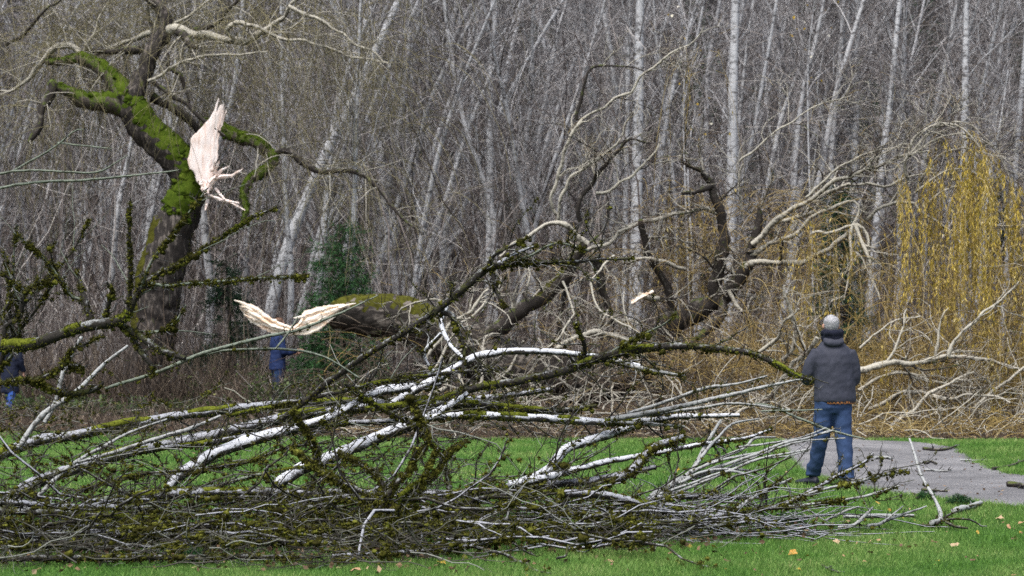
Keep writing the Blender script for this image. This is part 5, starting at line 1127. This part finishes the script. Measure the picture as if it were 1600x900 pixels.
def leaf_mesh(kind):
    bm = bmesh.new(); n = 22; ring = []
    for k in range(n):
        a = 2 * math.pi * k / n
        r = (0.6 + 0.4 * abs(math.sin(a * 2.5)) ** 1.2) if kind == 'maple' else 1.0 * (0.55 + 0.45 * abs(math.cos(a)))
        x, y = r * math.cos(a), r * math.sin(a) * 0.9
        z = 0.22 * math.sin(x * 2.3 + 0.4) + 0.20 * (x * x) + 0.12 * math.cos(y * 3)
        ring.append(bm.verts.new((x, y, z)))
    c = bm.verts.new((0, 0, 0.0))
    for k in range(n): bm.faces.new([c, ring[k], ring[(k + 1) % n]])
    st = [bm.verts.new(v) for v in [(-0.95, -0.03, 0.1), (-0.95, 0.03, 0.1), (-1.7, 0.1, 0.18)]]; bm.faces.new(st)
    me = bpy.data.meshes.new('fallen_leaf'); bm.to_mesh(me); bm.free(); return me
def leafmat(name, a, b_):
    m, t, b = new_mat(name); co = objco(t); n = noise(t, co, 3.0); oi = t.nodes.new('ShaderNodeObjectInfo')
    c = mix(t, oi.outputs['Random'], a, b_); c = mix(t, ramp(t, n, [(0.45, (0, 0, 0)), (0.7, (1, 1, 1))]), c, tuple(0.5 * x for x in a)); t.links.new(c, b.inputs['Base Color']); b.inputs['Roughness'].default_value = 0.6
    return m
LM = {'tan': leafmat('tan_leaf', (0.50, 0.36, 0.22), (0.42, 0.22, 0.10)), 'yellow': leafmat('yellow_leaf', (0.50, 0.36, 0.04), (0.45, 0.22, 0.03)), 'brown': leafmat('brown_leaf', (0.13, 0.06, 0.035), (0.24, 0.12, 0.06))}
LMESH = {}
for c_ in LM:
    for kd in ('maple', 'oval'):
        me = leaf_mesh(kd); me.materials.append(LM[c_]); LMESH[c_, kd] = me
LLAB = {'tan': ('pale tan curled leaf fallen on the lawn', 'pale tan leaves on the lawn'), 'yellow': ('yellow leaf lying flat on the lawn', 'yellow leaves on the lawn'), 'brown': ('dark brown leaf fallen on the lawn', 'brown leaves on the lawn')}
def fallen_leaf(px, py, wpx, col, kd='maple'):
    c = ground(px, py); o = bpy.data.objects.new('fallen_leaf', LMESH[col, kd]); C.objects.link(o)
    s = wpx * 0.5 * c[1] / F; o.scale = (s, s, s); o.location = (c[0], c[1], 0.018 + 0.25 * s); o.rotation_euler = (rng.normal() * 0.35 + 0.15, rng.normal() * 0.3, rng.uniform(0, 6.28))
    tag(o, LLAB[col][0], 'leaf', LLAB[col][1])
for a in [(1492, 857, 14, 'tan', 'oval'), (1420, 860, 10, 'tan', 'oval'), (1432, 858, 9, 'tan', 'oval'), (1307, 852, 13, 'tan', 'maple'), (1239, 870, 17, 'yellow', 'maple'), (1460, 852, 14, 'brown', 'maple'), (1250, 880, 10, 'brown', 'oval'), (1562, 815, 16, 'tan', 'maple'), (1576, 828, 11, 'tan', 'oval'),
          (1596, 822, 13, 'tan', 'oval'), (1300, 826, 13, 'tan', 'oval'), (1343, 826, 13, 'tan', 'maple'), (1442, 824, 12, 'tan', 'oval'), (1463, 826, 9, 'tan', 'oval'), (1584, 845, 10, 'tan', 'oval'), (1005, 840, 9, 'tan', 'oval'), (1084, 846, 15, 'yellow', 'maple'), (1077, 858, 10, 'yellow', 'oval'), (1117, 861, 13, 'yellow', 'maple'),
          (1022, 859, 11, 'brown', 'maple'), (953, 882, 13, 'tan', 'oval'), (862, 866, 16, 'tan', 'maple'), (850, 893, 9, 'tan', 'oval'), (738, 746, 10, 'yellow', 'oval'), (752, 746, 8, 'tan', 'oval'), (1058, 738, 10, 'yellow', 'maple'), (1118, 723, 9, 'tan', 'oval'), (1244, 735, 10, 'tan', 'maple'), (1230, 742, 9, 'tan', 'oval'), (260, 736, 12, 'yellow', 'maple'), (73, 730, 10, 'yellow', 'maple'), (180, 738, 9, 'yellow', 'oval'), (330, 740, 7, 'tan', 'oval'),
          (488, 892, 20, 'tan', 'maple'), (556, 897, 20, 'tan', 'maple'), (690, 885, 16, 'yellow', 'maple'), (715, 866, 12, 'tan', 'oval'), (657, 842, 14, 'yellow', 'maple'), (1135, 881, 9, 'brown', 'oval'), (1180, 896, 8, 'brown', 'oval'), (1360, 868, 9, 'brown', 'oval'), (1520, 880, 9, 'brown', 'oval'), (1414, 812, 9, 'yellow', 'oval'), (1372, 790, 9, 'yellow', 'oval')]:
    fallen_leaf(*a)
for k in range(110):
    u = rng.random(); px, py = (rng.uniform(820, 1620), rng.uniform(845, 905)) if u < 0.5 else ((rng.uniform(-50, 1100), rng.uniform(700, 765)) if u < 0.75 else (rng.uniform(1280, 1640), rng.uniform(790, 850)))
    fallen_leaf(px, py, rng.uniform(4, 9), ('tan', 'brown', 'yellow', 'brown')[k % 4], 'maple' if k % 3 else 'oval')
mb = MB(); n = 1300
px = rng.uniform(-120, 1280, n); py = rng.normal(862, 16, n) - np.clip((px - 700) * 0.06, 0, 40); g = np.array([ground(a, b_) for a, b_ in zip(px, py)])
g[:, 2] = rng.uniform(0.012, 0.05, n); d = runit(n); d[:, 2] *= 0.4
mb.leaves(g, nrm(d), rng.uniform(0.02, 0.06, n), rng.uniform(0.02, 0.045, n))
n = 2500; x = rng.uniform(-9, 10, n); y = rng.uniform(31.0, 36.5, n)
mb.leaves(np.c_[x, y, rng.uniform(0.012, 0.04, n)], nrm(runit(n) * np.array([1, 1, 0.4])), rng.uniform(0.04, 0.10, n), rng.uniform(0.03, 0.07, n))
n = 260; g = np.array([ground(a, b_) for a, b_ in zip(rng.uniform(1230, 1650, n), rng.uniform(695, 790, n))]); g = g[inside(path_ring, g)]; n = len(g); g[:, 2] = 0.014
mb.leaves(g, nrm(runit(n) * np.array([1, 1, 0.3])), rng.uniform(0.02, 0.05, n), rng.uniform(0.01, 0.03, n))
tag(mb.build('leaf_litter', M['litter'], smooth=False), kind='stuff')

rng = np.random.default_rng(108)
# ------------------------------------------------------------------ people
def cloth_mat(name, col, scale=220, rough=0.85, var=0.18, wrinkle=0.0):
    m, t, b = new_mat(name); co = objco(t); n = noise(t, co, scale, 3); n2 = noise(t, co, 7, 4)
    c = mix(t, n, tuple(x * (1 - var) for x in col), tuple(x * (1 + var) for x in col)); c = mix(t, ramp(t, n2, [(0.35, (0, 0, 0)), (0.65, (1, 1, 1))]), c, tuple(x * 1.25 for x in col))
    t.links.new(c, b.inputs['Base Color']); b.inputs['Roughness'].default_value = rough; b.inputs['Specular IOR Level'].default_value = 0.25
    w = noise(t, objco(t, (1, 1, 0.55)), 11, 3); bump(t, b, w, 0.55, 0.03); return m
M['skin'] = simple('skin', (0.52, 0.30, 0.22), 0.55, 0.1, 40)
M['hair_grey'] = simple('short_grey_hair', (0.43, 0.43, 0.445), 0.9, 0.25, 140, 0.5)
M['hair_dark'] = simple('dark_hair', (0.03, 0.022, 0.018), 0.7, 0.4, 120, 0.6)
M['hair_brown'] = simple('brown_hair', (0.16, 0.095, 0.065), 0.7, 0.4, 120, 0.6)
M['jacket'] = cloth_mat('charcoal_jacket', (0.036, 0.039, 0.056), 200, 0.7)
M['collar'] = simple('navy_fleece', (0.010, 0.012, 0.026), 0.95, 0.5, 180, 0.9)
M['jeans'] = cloth_mat('blue_denim', (0.028, 0.052, 0.118), 260, 0.9, 0.3)
M['shoe'] = simple('dark_shoe', (0.018, 0.02, 0.032), 0.55, 0.4, 60)
M['coat_navy'] = cloth_mat('dark_navy_coat', (0.010, 0.014, 0.032), 200, 0.8)
M['jacket_blue'] = cloth_mat('blue_jacket', (0.013, 0.026, 0.085), 200, 0.75)
M['jeans_bright'] = cloth_mat('bright_blue_denim', (0.022, 0.06, 0.22), 260, 0.9)
M['jeans_dark'] = cloth_mat('dark_blue_denim', (0.02, 0.04, 0.10), 260, 0.9)
m, t, b = new_mat('orange_check_shirt'); co = objco(t); ck = N(t, 'ShaderNodeTexChecker', Scale=52.0); t.links.new(co, ck.inputs['Vector'])
ck.inputs['Color1'].default_value = (0.34, 0.13, 0.03, 1); ck.inputs['Color2'].default_value = (0.03, 0.018, 0.02, 1); t.links.new(ck.outputs['Color'], b.inputs['Base Color']); M['check'] = m

def remesh(name, mb, mat, parent, voxel=0.013, smooth=6, wr=0.0, wrf=(9, 9, 5), seed=0.0):
    o = mb.build(name, mat, None)
    md = o.modifiers.new('r', 'REMESH'); md.mode = 'VOXEL'; md.voxel_size = voxel
    sm = o.modifiers.new('s', 'SMOOTH'); sm.iterations = smooth; sm.factor = 0.5
    dg = bpy.context.evaluated_depsgraph_get(); me = bpy.data.meshes.new_from_object(o.evaluated_get(dg))
    old = o.data; o.modifiers.clear(); o.data = me; bpy.data.meshes.remove(old); me.name = name
    if wr:
        nv = len(me.vertices); co = np.empty(nv * 3, np.float32); me.vertices.foreach_get('co', co); co = co.reshape(-1, 3)
        nr = np.array([v.normal[:] for v in me.vertices])
        dsp = np.array([mnoise.noise(Vector((c[0] * wrf[0] + c[2] * 2.0 + seed, c[1] * wrf[1], c[2] * wrf[2]))) + 0.5 * mnoise.noise(Vector((c[0] * 15 - c[2] * 9 + seed, c[1] * 15, c[2] * 18))) for c in co])
        dsp += 0.9 * np.array([0.22 - abs(mnoise.noise(Vector((c[0] * 7 + c[2] * 4 + seed, c[1] * 7, c[2] * 3.2 - c[0] * 2)))) for c in co])
        co = co + nr * (wr * dsp)[:, None]; me.vertices.foreach_set('co', co.astype(np.float32).ravel())
    me.polygons.foreach_set('use_smooth', np.ones(len(me.polygons), bool)); me.update()
    if parent is not None: o.parent = parent
    return o
def loft(mb, rings, n=22, cap=True):
    """rings: (cx, cy, z, rx, ry)"""
    th = np.arange(n) / n * 2 * math.pi; V = np.array([[(cx + rx * np.cos(a), cy + ry * np.sin(a), z) for a in th] for cx, cy, z, rx, ry in rings])
    k = len(rings); i = (np.arange(k - 1)[:, None] * n + np.arange(n)[None]); j = (np.arange(k - 1)[:, None] * n + (np.arange(n)[None] + 1) % n)
    mb.add(V, q=np.stack([i, j, j + n, i + n], -1).reshape(-1, 4))
    if cap:
        for e in (0, -1):
            c = np.array([rings[e][:3]]); jj = np.arange(n); tri = np.stack([jj, (jj + 1) % n, np.full(n, n)], -1)
            mb.add(np.vstack([V[e], c]), t=tri[:, ::-1] if e == 0 else tri)
def tube(mb, pts, sides=14, n=24):
    q = spline(np.array(pts, float), n); mb.tubes(q[:, :3], q[:, 3], sides)
    mb.blobs(q[[0, -1], :3], q[[0, -1], 3] * 0.98) if False else None
def hand(mb, wrist, fwd, side, up, curl=0.5, thumb=1):
    """palm with five unequal bent fingers"""
    wrist, fwd, side, up = (np.asarray(a, float) for a in (wrist, fwd, side, up))
    for k in range(4):
        o = side * (k - 1.5) * 0.020
        tube(mb, [(*(wrist - fwd * 0.01 + o * 0.5), 0.016), (*(wrist + fwd * 0.045 + o * 0.9), 0.0145), (*(wrist + fwd * 0.088 + o), 0.0125)], 8, 8)
        L = (0.065, 0.078, 0.072, 0.055)[k]; p = wrist + fwd * 0.085 + o; d = fwd.copy(); pts = [(*p, 0.0105)]
        for s in range(3):
            d = nrm(d - up * curl * 0.55); p = p + d * L / 2.6; pts.append((*p, 0.0098 - 0.0011 * s))
        tube(mb, pts, 8, 10)
    b0 = wrist + fwd * 0.025 + side * thumb * 0.03
    tube(mb, [(*b0, 0.015), (*(b0 + fwd * 0.028 + side * thumb * 0.022 - up * 0.008), 0.0125), (*(b0 + fwd * 0.058 + side * thumb * 0.024 - up * 0.020), 0.010)], 8, 8)
def head(mb, c, yaw=0.0, s=1.0):
    c = np.asarray(c, float); f = np.array([math.sin(yaw), math.cos(yaw), 0]); r = np.array([math.cos(yaw), -math.sin(yaw), 0]); z = np.array([0, 0, 1.0])
    def el(o, rx, ry, rz):
        V = ICO_V[:, :1] * r * rx + ICO_V[:, 1:2] * f * ry + ICO_V[:, 2:] * z * rz; mb.add(c + s * (V + o[0] * r + o[1] * f + o[2] * z), t=ICO_F)
    el((0, -0.008, 0.018), 0.074, 0.094, 0.092); el((0, 0.020, -0.040), 0.058, 0.066, 0.074); el((0, 0.062, -0.088), 0.026, 0.022, 0.022)
    el((0, 0.096, -0.018), 0.012, 0.018, 0.022); el((0, 0.088, -0.001), 0.009, 0.012, 0.026); el((0, 0.080, 0.022), 0.052, 0.014, 0.012); el((0, 0.082, -0.056), 0.022, 0.010, 0.008)
    for k in (-1, 1): el((0.030 * k, 0.078, 0.004), 0.013, 0.012, 0.010); el((0.086 * k, 0.000, -0.010), 0.012, 0.022, 0.034)
def hair_cap(name, c, mat, parent, yaw=0.0, s=1.0, low=-0.055):
    c = np.asarray(c, float); f = np.array([math.sin(yaw), math.cos(yaw), 0]); r = np.array([math.cos(yaw), -math.sin(yaw), 0]); z = np.array([0, 0, 1.0])
    mb = MB(); bm = bmesh.new(); bmesh.ops.create_icosphere(bm, subdivisions=4, radius=1.0)
    ok = {}
    V = np.array([v.co[:] for v in bm.verts]); F_ = np.array([[v.index for v in g.verts] for g in bm.faces]); bm.free()
    ry = np.where(V[:, 1] < 0, 0.105, 0.100)
    L = np.c_[V[:, 0] * 0.0765, V[:, 1] * ry - 0.010, V[:, 2] * 0.097 + 0.018]
    L[:, 0] *= 1 + 0.32 * np.clip(V[:, 2], 0, 1) * (1 - np.clip(V[:, 2], 0, 1)) + 0.03; L[:, 1] *= 1 + 0.15 * np.clip(V[:, 2], 0, 1) * (1 - np.clip(V[:, 2], 0, 1))
    lim = np.interp(L[:, 1], [-0.12, -0.03, 0.01, 0.045, 0.07], [low, low - 0.005, -0.005, 0.055, 0.085])
    L *= (1 + 0.012 * rng.normal(size=(len(L), 1)))
    keep = (L[:, 2] > lim)[F_].all(1); F_ = F_[keep]
    W_ = c + s * (L[:, :1] * r + L[:, 1:2] * f + L[:, 2:] * z); mb.add(W_, t=F_)
    i = F_[rng.integers(0, len(F_), 2600), 0]; d = nrm(W_[i] - c); mb.blades(W_[i], nrm(d + 0.8 * runit(2600) - np.array([0, 0, 0.6])), rng.uniform(0.006, 0.014, 2600) * s, rng.uniform(0.002, 0.004, 2600))
    return mb.build(name, M[mat], None) if parent is None else _par(mb.build(name, M[mat], None), parent)
def _par(o, p): o.parent = p; return o
def shoe(mb, c, yaw, L=0.29):
    f = np.array([math.sin(yaw), math.cos(yaw), 0]); r = np.array([math.cos(yaw), -math.sin(yaw), 0]); c = np.asarray(c, float)
    n = 14; rows = [(-0.09, 0.036, 0.075), (-0.06, 0.040, 0.095), (0.0, 0.042, 0.085), (0.07, 0.048, 0.065), (0.13, 0.047, 0.052), (0.18, 0.036, 0.042), (0.20, 0.015, 0.03)]
    V = []
    for y, w_, h in rows:
        for k in range(n):
            a = 2 * math.pi * k / n; zz = h * 0.5 + h * 0.5 * math.sin(a); V.append(c + f * y + r * w_ * math.cos(a) * (1.0 if math.sin(a) < 0.3 else 0.75) + np.array([0, 0, max(zz, 0.0)]))
    V = np.array(V); k = len(rows); i = (np.arange(k - 1)[:, None] * n + np.arange(n)[None]); j = (np.arange(k - 1)[:, None] * n + (np.arange(n)[None] + 1) % n)
    mb.add(V, q=np.stack([i, j, j + n, i + n], -1).reshape(-1, 4))
    for e in (0, k - 1):
        rr = V[e * n:(e + 1) * n]; jj = np.arange(n); mb.add(np.vstack([rr, rr.mean(0)]), t=np.stack([jj, (jj + 1) % n, np.full(n, n)], -1))

# the man watching from the path edge, back to us
MX, MYY = (1301 - 800) / F * 21.9, 21.9
man = empty('person', (MX, MYY, 0), 'man with short grey hair in charcoal jacket and blue jeans, back turned', 'person')
ld = (-0.075, 0.30); rd = (0.0, 0.0)
legs = {-1: [(-0.075, 0.0, 0.86, 0.108), (-0.095, 0.01, 0.72, 0.100), (-0.120, 0.03, 0.48, 0.083), (-0.150, 0.10, 0.28, 0.076), (-0.178, 0.17, 0.125, 0.071)],
        1: [(0.085, 0.0, 0.86, 0.110), (0.092, 0.0, 0.72, 0.102), (0.102, -0.04, 0.48, 0.085), (0.112, -0.08, 0.28, 0.079), (0.118, -0.11, 0.115, 0.078)]}
b_ = MB()   # body: one continuous figure beneath the clothes
loft(b_, [(0.01, 0, 0.84, 0.15, 0.10), (0.01, 0, 1.0, 0.155, 0.10), (0.01, 0, 1.2, 0.16, 0.10), (0.01, 0, 1.36, 0.15, 0.085), (0.0, 0, 1.45, 0.07, 0.06), (-0.005, 0.01, 1.54, 0.056, 0.058), (-0.01, 0.015, 1.60, 0.056, 0.06)])
for s, L in legs.items(): tube(b_, [(x, y, z, r * 0.72) for x, y, z, r in L])
ARM = {-1: [(-0.150, 0.0, 1.365, 0.066), (-0.218, 0.0, 1.25, 0.070), (-0.262, 0.03, 1.10, 0.064), (-0.20, 0.17, 1.08, 0.056), (-0.12, 0.29, 1.12, 0.05)],
       1: [(0.165, 0.0, 1.365, 0.066), (0.206, 0.01, 1.25, 0.068), (0.222, 0.05, 1.09, 0.064), (0.185, 0.18, 1.08, 0.056), (0.12, 0.29, 1.12, 0.05)]}
for s, A in ARM.items():
    tube(b_, [(x, y, z, r * 0.68) for x, y, z, r in A])
    hand(b_, np.array(A[-1][:3]) + np.array([-s * 0.015, 0.03, 0.01]), nrm(np.array([-s * 0.55, 0.8, 0.25])), np.array([0.0, -0.3, 0.95]), nrm(np.array([s * 0.8, 0.55, 0.0])), 0.8)
HC = (-0.014, 0.02, 1.628)
head(b_, HC, -0.08, 0.93)
remesh('body', b_, M['skin'], man, 0.009, 4)
hair_cap('hair', HC, 'hair_grey', man, -0.08, 0.93)
j_ = MB()
loft(j_, [(0.022, 0.0, 0.855, 0.212, 0.150), (0.022, 0.0, 0.90, 0.215, 0.155), (0.020, 0, 1.0, 0.208, 0.150), (0.016, 0, 1.15, 0.207, 0.146), (0.012, 0.0, 1.26, 0.208, 0.142), (0.010, 0.0, 1.35, 0.200, 0.124), (0.006, 0.004, 1.405, 0.165, 0.105), (0.0, 0.01, 1.455, 0.115, 0.088), (-0.005, 0.012, 1.49, 0.08, 0.078)])
for s, A in ARM.items(): tube(j_, A, 16, 28)
remesh('jacket', j_, M['jacket'], man, 0.0105, 8, 0.0075, (5, 5, 3.0), seed=2.0)
h_ = MB()   # hood folded down the back
loft(h_, [(0.0, -0.098, 1.418, 0.040, 0.016), (0.0, -0.094, 1.435, 0.085, 0.028), (0.0, -0.080, 1.46, 0.108, 0.042), (0.0, -0.055, 1.49, 0.108, 0.05), (0, -0.04, 1.51, 0.095, 0.05)])
remesh('hood', h_, M['jacket'], man, 0.010, 4, 0.006, seed=5.0)
c_ = MB()   # dark fleece collar
a = np.linspace(0, 2 * math.pi, 25); ring = np.c_[-0.006 + 0.085 * np.cos(a), 0.0 + 0.085 * np.sin(a), 1.545 + 0.012 * np.cos(2 * a) - 0.012 * np.sin(a)]
c_.tubes(ring, np.full(25, 0.036), 12); loft(c_, [(-0.006, 0, 1.47, 0.105, 0.10), (-0.006, 0, 1.51, 0.112, 0.107), (-0.006, 0, 1.555, 0.095, 0.095), (-0.006, 0, 1.572, 0.08, 0.08)])
remesh('collar', c_, M['collar'], man, 0.010, 3, 0.008, (25, 25, 25))
s_ = MB(); th = np.linspace(0, 2 * math.pi, 40, endpoint=False)
V = np.array([[(0.022 + rx * math.cos(t_), ry * math.sin(t_), z) for t_ in th] for z, rx, ry in ((0.840, 0.200, 0.140), (0.86, 0.206, 0.144), (0.90, 0.200, 0.138))])
i = (np.arange(2)[:, None] * 40 + np.arange(40)[None]); j = (np.arange(2)[:, None] * 40 + (np.arange(40)[None] + 1) % 40); s_.add(V, q=np.stack([i, j, j + 40, i + 40], -1).reshape(-1, 4))
_par(s_.build('shirt', M['check'], None), man)
t_ = MB(); loft(t_, [(0, 0, 0.74, 0.13, 0.10), (0.0, 0, 0.80, 0.185, 0.135), (0.008, 0, 0.88, 0.195, 0.138), (0.01, 0, 0.98, 0.18, 0.12)])
for s, L in legs.items():
    tube(t_, L, 16, 30)
    x, y, z, r = L[-1]; tube(t_, [(x, y, z + 0.10, r * 0.96), (x, y, z + 0.055, r * 1.08), (x, y, z + 0.02, r * 1.0), (x, y - 0.005, z - 0.02, r * 1.06)], 16, 12)
remesh('jeans', t_, M['jeans'], man, 0.0105, 5, 0.011, (8, 8, 13), 9.0)
for x, y, yaw in ((-0.20, 0.17, -0.75), (0.13, -0.11, 0.25)):
    q_ = MB(); shoe(q_, (x, y, 0.012), yaw); remesh('shoe', q_, M['shoe'], man, 0.008, 3)

def walker(loc, label, coat, jeans, hairm, h=1.0, yaw=0.0, coat_bottom=0.42, phone=False, stride=0.2):
    p = empty('person', loc, label, 'person')
    p.rotation_euler = (0, 0, yaw); p.scale = (h, h, h)
    L = {-1: [(-0.085, 0, 0.90, 0.11), (-0.09, stride * 0.4, 0.5, 0.082), (-0.09, stride * 0.9, 0.09, 0.068)], 1: [(0.085, 0, 0.90, 0.11), (0.09, -stride * 0.2, 0.5, 0.082), (0.09, -stride, 0.10, 0.068)]}
    if phone: A = {-1: [(-0.19, 0, 1.40, 0.072), (-0.23, 0.03, 1.14, 0.062), (-0.12, 0.25, 1.12, 0.05)], 1: [(0.19, 0, 1.40, 0.072), (0.23, 0.05, 1.13, 0.062), (0.10, 0.30, 1.14, 0.05)]}
    else: A = {-1: [(-0.19, 0, 1.40, 0.072), (-0.245, -0.03, 1.14, 0.062), (-0.24, 0.06, 0.90, 0.052)], 1: [(0.19, 0, 1.40, 0.072), (0.245, 0.0, 1.14, 0.062), (0.25, 0.10, 0.90, 0.052)]}
    b_ = MB(); loft(b_, [(0, 0, 0.84, 0.15, 0.10), (0, 0, 1.2, 0.155, 0.10), (0, 0, 1.38, 0.14, 0.085), (0, 0, 1.46, 0.065, 0.06), (0, 0.01, 1.56, 0.055, 0.057), (0, 0.015, 1.60, 0.055, 0.058)])
    for s in (-1, 1):
        tube(b_, [(x, y, z, r * 0.72) for x, y, z, r in L[s]]); tube(b_, [(x, y, z, r * 0.68) for x, y, z, r in A[s]])
        f = nrm(np.array(A[s][-1][:3]) - np.array(A[s][-2][:3])); hand(b_, np.array(A[s][-1][:3]) + f * 0.03, f, nrm(np.cross(f, [s * 1.0, 0.2, 0.1])), nrm(np.array([-s * 1.0, 0.2, 0.1])), 0.6)
    HC = (0, 0.03 if phone else 0.02, 1.635); head(b_, HC); remesh('body', b_, M['skin'], p, 0.011, 4); hair_cap('hair', HC, hairm, p, low=-0.075)
    j_ = MB(); loft(j_, [(0, 0, coat_bottom, 0.20, 0.15), (0, 0, 0.85, 0.20, 0.145), (0, 0, 1.05, 0.195, 0.135), (0, 0, 1.28, 0.20, 0.132), (0, 0, 1.38, 0.19, 0.115), (0, 0, 1.45, 0.12, 0.09), (0, 0, 1.51, 0.085, 0.08)])
    for s in (-1, 1): tube(j_, A[s], 14, 22)
    remesh('jacket' if phone else 'coat', j_, M[coat], p, 0.014, 5, 0.012)
    t_ = MB(); loft(t_, [(0, 0, 0.76, 0.14, 0.10), (0, 0, 0.88, 0.18, 0.13), (0, 0, 0.96, 0.17, 0.12)])
    for s in (-1, 1): tube(t_, L[s], 14, 20)
    remesh('jeans', t_, M[jeans], p, 0.014, 4, 0.010)
    for s in (-1, 1):
        q_ = MB(); shoe(q_, (L[s][-1][0], L[s][-1][1], 0.0), 0.0); remesh('shoe', q_, M['shoe'], p, 0.011, 2)
    return p
walker(((16 - 800) / F * 40, 40, 0), 'dark haired person in a long navy coat and blue jeans, walking beyond the mossy bough', 'coat_navy', 'jeans_bright', 'hair_dark', 0.90, -0.35, 0.46)
walker(((434 - 800) / F * 40.3, 40.3, 0), 'person in a blue jacket half hidden behind the cream splintered wood', 'jacket_blue', 'jeans_dark', 'hair_brown', 1.03, -1.15, 0.80, True, 0.05)
